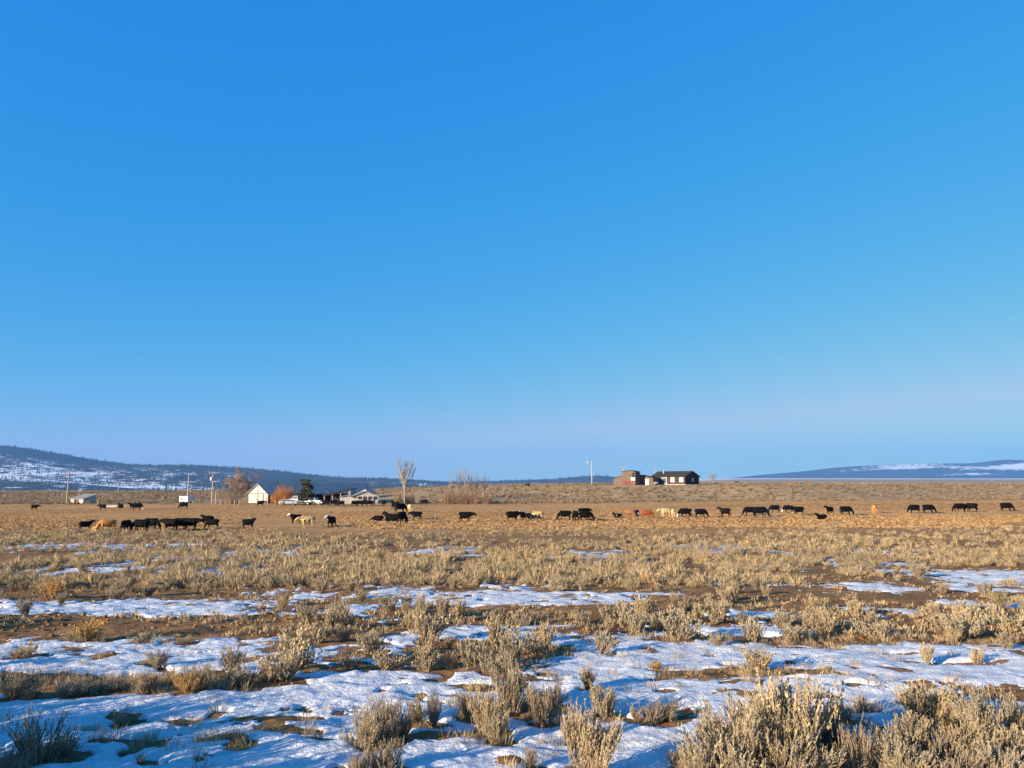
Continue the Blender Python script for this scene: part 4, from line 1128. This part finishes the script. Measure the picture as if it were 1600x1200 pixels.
for i, (px_, hp, wp, lab) in enumerate([(703, 24, 20, 'brown brush at the left foot of the poplar clump'), (722, 26, 24, 'brown brush under the tallest poplars'), (741, 25, 22, 'brown brush under the right part of the poplar clump'), (760, 18, 18, 'low brown brush at the right end of the poplar clump'), (640, 20, 18, 'tan brush at the foot of the tall single poplar'), (622, 18, 14, 'low tan brush left of the tall single poplar'), (360, 22, 34, 'reddish-brown brush left of the long barn')]):
    brush(px_, 787.5, hp, wp, 'brush_thicket', 'twig_tan' if px_ != 360 else 'twig_brown', lab, 50 + i, 190, None, 'brown brush at the foot of the rise')
brush(1262, 757, 10, 11, 'round_bush', 'twig_brown', 'small round dark bush on the right skyline', 61, 120, 300)
brush(1233, 757, 7, 8, 'round_bush', 'twig_brown', 'smaller dark bush left of the round one on the right skyline', 62, 70, 310)

def juniper(px_, row, top_row, wpx, label, seed):
    x_, y_ = spot(px_, row); z0 = gz(x_, y_); k = y_ / FPX
    h = (row - top_row) * k; w = wpx * k
    t = empty('conifer', (x_, y_, z0)); tag(t, label, 'tree')
    MB().tube([(0, 0, -.2), (.1, 0, h * .5), (0, .1, h * .92)], [.25, .16, .05], 7).build('trunk', M['bark_brown'], t)
    g_ = np.random.default_rng(seed)
    P = []; D = []
    for c in range(26):
        t_ = g_.uniform(.12, .98); a_ = g_.uniform(0, 2 * PI); rr = w * .5 * (1 - (t_ - .38) ** 2 * 1.6) * g_.uniform(.2, .85)
        cc = np.array((rr * math.cos(a_), rr * math.sin(a_), h * t_)); cr = w * g_.uniform(.10, .19)
        n = 120
        q = g_.normal(size=(n, 3)); q /= np.linalg.norm(q, axis=1)[:, None]
        P.append(cc + q * cr * g_.uniform(.4, 1, n)[:, None] * np.array((1, 1, .8))); D.append(q * .7 + np.array((0, 0, .5)) + g_.normal(0, .3, (n, 3)))
    P = np.concatenate(P); D = np.concatenate(D); D /= np.linalg.norm(D, axis=1)[:, None]
    v, f = leaf_tris(P, D, g_.uniform(.3, .6, len(P)), g_.uniform(.12, .22, len(P)), g_)
    link('crown', np_mesh('conifer_crown', v, f), M['needles'], t)
juniper(478, 789, 747, 27, 'dark green conifer between the orange bush and the sheds', 71)

# ------------------------------------------------------------------ cattle
def ring_tube(mb, rings, n=12):
    """closed tube through (centre, half width (y), half height, tilt) rings; tilt turns the ring about y"""
    v = []; f = []
    for (c, ry, rz_, ti) in rings:
        for k in range(n):
            a_ = 2 * PI * k / n
            yy = ry * math.cos(a_); zz = rz_ * math.sin(a_)
            v.append((c[0] - zz * math.sin(ti), c[1] + yy, c[2] + zz * math.cos(ti)))
    m_ = len(rings)
    for i in range(m_ - 1):
        for k in range(n):
            f.append((i * n + k, i * n + (k + 1) % n, (i + 1) * n + (k + 1) % n, (i + 1) * n + k))
    f.append(tuple(range(n - 1, -1, -1))); f.append(tuple(range((m_ - 1) * n, m_ * n)))
    mb.add(v, f)

def cow_mesh(pose):
    mb = MB()
    dz = -.47 if pose.startswith('lying') else 0.0
    body = [(-.84, 1.08, .07, .10), (-.78, 1.05, .20, .24), (-.60, 1.02, .27, .335), (-.30, .93, .335, .425), (.0, .91, .345, .445), (.30, .935, .31, .425), (.52, .98, .255, .38), (.68, 1.03, .17, .27), (.78, 1.04, .07, .12)]
    ring_tube(mb, [((x, 0, z + dz), w, h, 0) for x, z, w, h in body], 14)
    turn = {'alert': .55, 'lying_up': .3}.get(pose, 0)
    if pose in ('graze', 'graze_step'):
        neck = [((.50, 0, 1.08), .17, .32, -.3), ((.78, 0, .88), .145, .26, -.7), ((.99, 0, .60), .115, .18, -.9)]
        head = [((.98, 0, .62), .11, .14, -1.0), ((1.05, 0, .50), .135, .145, -1.2), ((1.11, 0, .34), .115, .12, -1.3), ((1.15, 0, .17), .085, .09, -1.3), ((1.16, 0, .09), .07, .07, -1.3)]
        ear = (1.02, .57)
    elif pose == 'level':
        neck = [((.50, 0, 1.08), .17, .33, 0), ((.82, 0, 1.08), .145, .26, .0), ((1.08, 0, 1.12), .115, .18, .0)]
        head = [((1.06, 0, 1.14), .11, .14, 0), ((1.16, 0, 1.11), .135, .145, -.4), ((1.32, 0, 1.00), .115, .125, -.6), ((1.46, 0, .90), .09, .095, -.6), ((1.52, 0, .86), .07, .07, -.6)]
        ear = (1.13, 1.19)
    elif pose == 'lying':
        neck = [((.48, 0, .60), .17, .30, 0), ((.80, 0, .50), .145, .23, -.3), ((1.02, 0, .38), .11, .16, -.4)]
        head = [((1.0, 0, .38), .10, .13, -.3), ((1.12, 0, .34), .12, .13, -.3), ((1.30, 0, .22), .10, .11, -.5), ((1.44, 0, .13), .075, .08, -.4), ((1.5, 0, .11), .055, .055, -.3)]
        ear = (1.06, .46)
    else:
        up = 0 if pose == 'alert' else -.42
        neck = [((.46, 0, 1.06 + min(up, 0) * 1.1), .17, .33, .4), ((.72, 0, 1.22 + up), .145, .26, .6), ((.92, 0, 1.38 + up), .12, .19, .6)]
        head = [((.92, 0, 1.43 + up), .11, .14, .0), ((1.02, 0, 1.43 + up), .135, .145, -.3), ((1.18, 0, 1.34 + up), .115, .125, -.4), ((1.33, 0, 1.25 + up), .09, .10, -.4), ((1.40, 0, 1.22 + up), .07, .07, -.4)]
        ear = (.96, 1.50 + up)
    def bend(p):
        """swing neck and head sideways for the poses that look towards us"""
        if not turn: return p
        k = max(0, p[0] - .6)
        return (p[0] - k * .25, p[1] - k * turn, p[2])
    ring_tube(mb, [(bend(c), w, h, t_) for c, w, h, t_ in neck], 12)
    ring_tube(mb, [(bend(c), w, h, t_) for c, w, h, t_ in head], 12)
    for s_ in (-1, 1):
        e0 = bend((ear[0], s_ * .09, ear[1])); e1 = (e0[0] - .03, e0[1] + s_ * .19, e0[2] + .02)
        mb.tube([e0, ((e0[0] + e1[0]) / 2, (e0[1] + e1[1]) / 2, e0[2] + .03), e1], [.045, .07, .03], 7)
    if dz == 0:
        st = {'graze_step': (.12, -.10, -.14, .12), 'level': (.05, -.06, -.04, .08)}.get(pose, (.0, .04, .0, -.05))
        for i, s_ in enumerate((-1, 1)):
            fx = .47 + st[i]; bx0 = -.58 + st[2 + i] * .4; bk = st[2 + i]
            mb.tube([(.46, s_ * .17, .92), (.47 + st[i] * .3, s_ * .18, .68), (fx - .01, s_ * .175, .40), (fx, s_ * .17, .14), (fx + .03, s_ * .17, .06), (fx + .04, s_ * .17, 0)], [.14, .105, .070, .050, .062, .066], 8)
            mb.tube([(-.58, s_ * .16, .95), (-.54 + bk * .3, s_ * .20, .72), (-.66 + bk * .8, s_ * .185, .46), (-.64 + bk, s_ * .18, .16), (-.61 + bk, s_ * .18, .06), (-.60 + bk, s_ * .18, 0)], [.20, .155, .080, .052, .062, .066], 8)
        mb.tube([(-.82, 0, 1.24), (-.90, 0, 1.10), (-.90, .02, .75), (-.89, .03, .50), (-.88, .03, .36)], [.05, .04, .03, .05, .03], 7)
        mb.tube([(-.42, 0, .62), (-.36, 0, .54)], [.16, .10], 8)
    else:
        for s_ in (-1, 1):
            mb.tube([(.45, s_ * .20, .36), (.70, s_ * .26, .16), (.50, s_ * .26, .07), (.36, s_ * .26, .06)], [.14, .08, .06, .05], 8)
            mb.tube([(-.55, s_ * .20, .42), (-.20, s_ * .34, .22), (-.52, s_ * .36, .08), (-.30, s_ * .38, .06)], [.22, .13, .07, .06], 8)
        mb.tube([(-.82, 0, .78), (-.92, .02, .45), (-.95, .08, .08)], [.05, .035, .03], 7)
    src = mb.mesh('cow_source')
    o = bpy.data.objects.new('cow_source', src); COL.objects.link(o)
    r = o.modifiers.new('r', 'REMESH'); r.mode = 'VOXEL'; r.voxel_size = .044; r.use_smooth_shade = True
    sm_ = o.modifiers.new('s', 'SMOOTH'); sm_.factor = .5; sm_.iterations = 2
    dg = bpy.context.evaluated_depsgraph_get()
    me = bpy.data.meshes.new_from_object(o.evaluated_get(dg))
    bpy.data.objects.remove(o); bpy.data.meshes.remove(src)
    n = len(me.vertices); co = np.empty(n * 3, np.float32); me.vertices.foreach_get('co', co); co = co.reshape(-1, 3)
    hc = np.array([bend(c) for c, *_ in head]); 
    dmin = np.min(np.linalg.norm(co[:, None] - hc[None, 1:], axis=2), axis=1)
    face = 1 - np.clip((dmin - .12) / .05, 0, 1)
    a_ = me.attributes.new('face', 'FLOAT', 'POINT'); a_.data.foreach_set('value', face.astype(np.float32))
    me.polygons.foreach_set('use_smooth', np.ones(len(me.polygons), bool))
    me.name = 'cow_' + pose
    me.materials.append(M['cow_black'])
    return me

def coat(name, body, face=None, patch=None, patch_scale=1.6, patch_cut=.55, belly=None):
    m, nt, b = new_mat(name, .75)
    b.inputs['Specular IOR Level'].default_value = .06
    n = noise_tex(nt, 2.5, 4)
    c = mix_rgb(nt, ramp(nt, n, .3, .7), tuple(v * .82 for v in body), tuple(v * 1.18 for v in body))
    if patch: c = mix_rgb(nt, ramp(nt, noise_tex(nt, patch_scale, 2), patch_cut, patch_cut + .04), c, patch)
    if face:
        a = N(nt, 'ShaderNodeAttribute'); a.attribute_name = 'face'
        c = mix_rgb(nt, a.outputs['Fac'], c, face)
    nt.links.new(c, b.inputs['Base Color'])
    M[name] = m
coat('cow_black', (.0042, .0036, .0038))
coat('cow_baldy', (.0042, .0036, .0038), (.70, .66, .60))
coat('cow_spotted', (.0042, .0036, .0038), None, (.66, .62, .56), 1.5, .56)
coat('cow_brown', (.016, .009, .007))
coat('cow_red', (.22, .055, .018))
coat('cow_tan', (.46, .22, .065), (.55, .32, .13))
coat('cow_fawn', (.26, .13, .055))
coat('cow_cream', (.54, .40, .20), (.58, .46, .27))
coat('cow_tanblack', (.50, .35, .17), (.54, .40, .22), (.014, .011, .01), 1.1, .52)
POSE = {p: cow_mesh(p) for p in ('graze', 'graze_step', 'level', 'alert', 'lying', 'lying_up')}

# (px, feet row, height px, pose, heading in degrees: 0 faces right, 180 left, 90 away, -90 towards us, coat, label)
COWS = [
 (54, 797, 8, 'level', 5, 'black', 'small black cow alone at the far left edge of the pasture'),
 (160, 797, 8.5, 'level', 175, 'black', 'black cow beside the pale gate post at far left'),
 (188, 794, 8, 'lying_up', 150, 'black', 'black cow lying among the troughs at far left'),
 (207, 795, 9, 'alert', -120, 'black', 'black cow facing us right of the troughs at far left'),
 (214, 797, 10, 'graze', 10, 'baldy', 'white-faced black cow right of the troughs at far left'),
 (287, 795, 9, 'graze', 185, 'black', 'black cow in front of the white box trailer'),
 (133, 829, 15, 'alert', 40, 'black', 'leftmost black cow of the front row, seen from behind'),
 (148, 829, 6, 'lying', 170, 'tan', 'pale calf lying left of the orange-tan cow'),
 (167, 830, 17, 'graze', 215, 'tan', 'orange-tan cow grazing in the front row at left'),
 (197, 831, 17, 'graze', 85, 'black', 'black cow seen from behind, right of the orange-tan one'),
 (220, 831, 18, 'graze', 182, 'black', 'black cow grazing leftwards, right of the one seen from behind'),
 (236, 829, 18, 'graze_step', -12, 'black', 'black cow grazing rightwards behind the left-grazing one'),
 (266, 830, 18, 'level', 168, 'black', 'first black cow of the tight row of three in the front row'),
 (283, 829, 18, 'level', 8, 'black', 'middle black cow of the tight row of three in the front row'),
 (298, 829, 18, 'level', -4, 'black', 'third black cow of the tight row, head held out to the right'),
 (324, 820, 15, 'alert', 190, 'black', 'black cow looking over the back of another, left of centre row'),
 (332, 826, 14, 'graze', 178, 'black', 'black cow standing in front of the one looking over its back'),
 (388, 826, 16, 'alert', 2, 'black', 'black cow standing alone, head high to the right, below the barn'),
 (462, 818, 15, 'alert', 222, 'baldy', 'black cow with white muzzle facing left beside the cream cow'),
 (480, 824, 16, 'level', 205, 'tanblack', 'cream cow with dark rump below the conifer'),
 (518, 824, 18, 'alert', -100, 'baldy', 'white-faced black cow facing us alone below the hay shed'),
 (591, 814, 8, 'lying', 178, 'black', 'black cow lying flat left of the standing group'),
 (612, 815, 15, 'lying_up', 172, 'black', 'black cow lying with raised head beside the standing black one'),
 (628, 819, 18, 'graze', 70, 'black', 'black cow seen from behind in the group below the poplar'),
 (651, 812, 12, 'level', 184, 'black', 'black cow walking left, right of the group below the poplar'),
 (617, 796, 13, 'alert', 150, 'black', 'black cow behind the group, left one of a pair below the poplar'),
 (625, 801, 14, 'graze', 35, 'black', 'black cow behind the group, right one of a pair below the poplar'),
 (600, 791, 9.5, 'alert', -60, 'black', 'black cow just right of the low shed'),
 (640, 799, 10, 'graze', 110, 'cream', 'pinkish cream cow right of the pair below the poplar'),
 (663, 789, 8, 'graze_step', 180, 'brown', 'dark brown cow at the foot of the rise right of the poplar'),
 (727, 816, 15, 'level', -8, 'black', 'black cow alone with outstretched head below the poplar clump'),
 (801, 815, 15, 'level', 10, 'black', 'black cow at the left of the centre group'),
 (817, 814, 15, 'alert', -105, 'baldy', 'white-faced black cow facing us in the centre group'),
 (830, 811, 9, 'lying', 0, 'black', 'black cow lying in the middle of the centre group'),
 (840, 813, 13, 'graze', 190, 'tanblack', 'tan and black cow at the right of the centre group'),
 (883, 813, 14, 'graze', 182, 'black', 'black cow grazing leftwards at the left of the four near the centre'),
 (899, 814, 15, 'graze', 100, 'black', 'black cow seen from behind among the four near the centre'),
 (915, 815, 15, 'graze_step', -3, 'black', 'black cow facing right in front of the four near the centre'),
 (912, 808, 13, 'level', 20, 'black', 'black cow at the back of the four near the centre'),
 (965, 809, 8, 'lying_up', 175, 'spotted', 'dark and white calf lying left of the fawn cow'),
 (984, 809, 12, 'level', 182, 'fawn', 'fawn-brown cow facing left beside the red one'),
 (996, 809, 12, 'graze', 80, 'spotted', 'dark and white cow seen end-on between the fawn and red ones'),
 (1011, 810, 12, 'graze', -5, 'red', 'red-brown cow grazing rightwards'),
 (1040, 808, 13, 'level', 200, 'cream', 'pale cream cow right of the red-brown one'),
 (1052, 808, 12, 'graze', 80, 'cream', 'second pale cream cow, end-on beside the spotted black one'),
 (1071, 809, 14, 'graze', 184, 'spotted', 'black cow with white patches grazing right of the cream pair'),
 (1095, 809, 13, 'graze', 0, 'black', 'black cow grazing rightwards, right of the spotted one'),
 (1133, 808, 15, 'alert', 188, 'brown', 'very dark brown cow with raised head below the house'),
 (1172, 806, 13, 'graze', 182, 'black', 'black cow grazing leftwards at the left of the overlapping pair'),
 (1188, 808, 15, 'graze_step', -4, 'black', 'black cow grazing rightwards at the right of the overlapping pair'),
 (1211, 801, 11, 'graze', 180, 'black', 'black cow grazing farther back, right of the overlapping pair'),
 (1232, 801, 11, 'graze', 183, 'spotted', 'black cow with a white spot behind another, right half'),
 (1248, 805, 12.5, 'level', 178, 'black', 'black cow standing before the one with the white spot'),
 (1284, 812, 10, 'lying_up', 185, 'black', 'black cow lying alone in the right half'),
 (1297, 804, 13, 'alert', 215, 'black', 'black cow turned towards us behind the lying one'),
 (1322, 805, 13, 'graze', -3, 'black', 'black cow grazing right, first right of the lying one'),
 (1366, 802, 12, 'graze', 75, 'tan', 'orange cow seen from behind, alone in the right half'),
 (1429, 802, 12.5, 'graze', 182, 'black', 'left cow of a black pair facing apart in the right part'),
 (1451, 802, 12.5, 'graze', -6, 'black', 'right cow of a black pair facing apart in the right part'),
 (1500, 800, 12.5, 'graze_step', 178, 'black', 'broad black cow left of one seen end-on near the right edge'),
 (1519, 800, 13, 'graze', 120, 'black', 'black cow seen end-on near the right edge'),
 (1573, 799, 12.5, 'graze', -8, 'black', 'rightmost black cow in the pasture'),
 (825, 760.5, 4.5, 'level', 175, 'brown', 'tiny dark cow on the skyline of the rise near the centre'),
 (1151, 755.5, 5, 'level', 10, 'brown', 'tiny dark cow on the rise right of the house'),
 (407, 791, 8, 'level', 5, 'black', 'black cow standing against the pale barn gable'),
 (509, 790.5, 8.5, 'level', 175, 'black', 'first black cow of the row in front of the hay shed'),
 (521, 790.5, 8.5, 'graze', 4, 'black', 'second black cow of the row in front of the hay shed'),
 (533, 791, 8, 'graze', 170, 'black', 'third black cow of the row in front of the hay shed'),
 (553, 791, 8, 'graze', 60, 'black', 'black cow at the left corner of the low shed'),
 (562, 791, 8.5, 'level', 184, 'black', 'left black cow of three in front of the low shed'),
 (570, 791, 8.5, 'level', 3, 'black', 'middle black cow of three in front of the low shed'),
 (577, 791, 8.5, 'graze', -2, 'black', 'right black cow of three in front of the low shed'),
]
HGT = {'graze': 1.36, 'graze_step': 1.36, 'level': 1.36, 'alert': 1.56, 'lying': .90, 'lying_up': 1.14}
for px_, row, hp, pose, head_, col_, lab in COWS:
    x_, y_ = spot(px_, row)
    s_ = hp * y_ / FPX / math.cos(PITCH) / HGT[pose] * 1.06
    s_ = min(1.22, max(.72, s_)) if 'calf' not in lab else min(.75, max(.5, s_))
    o = link('cow', POSE[pose])
    o.location = (x_, y_, gz(x_, y_) - .01); o.rotation_euler = (0, 0, rad(head_)); o.scale = (s_,) * 3
    o.material_slots[0].link = 'OBJECT'; o.material_slots[0].material = M['cow_' + col_]
    tag(o, lab, 'cow', 'cattle in the pasture')
print('triangles', sum(len(m.loops) - 2 * len(m.polygons) for m in bpy.data.meshes))
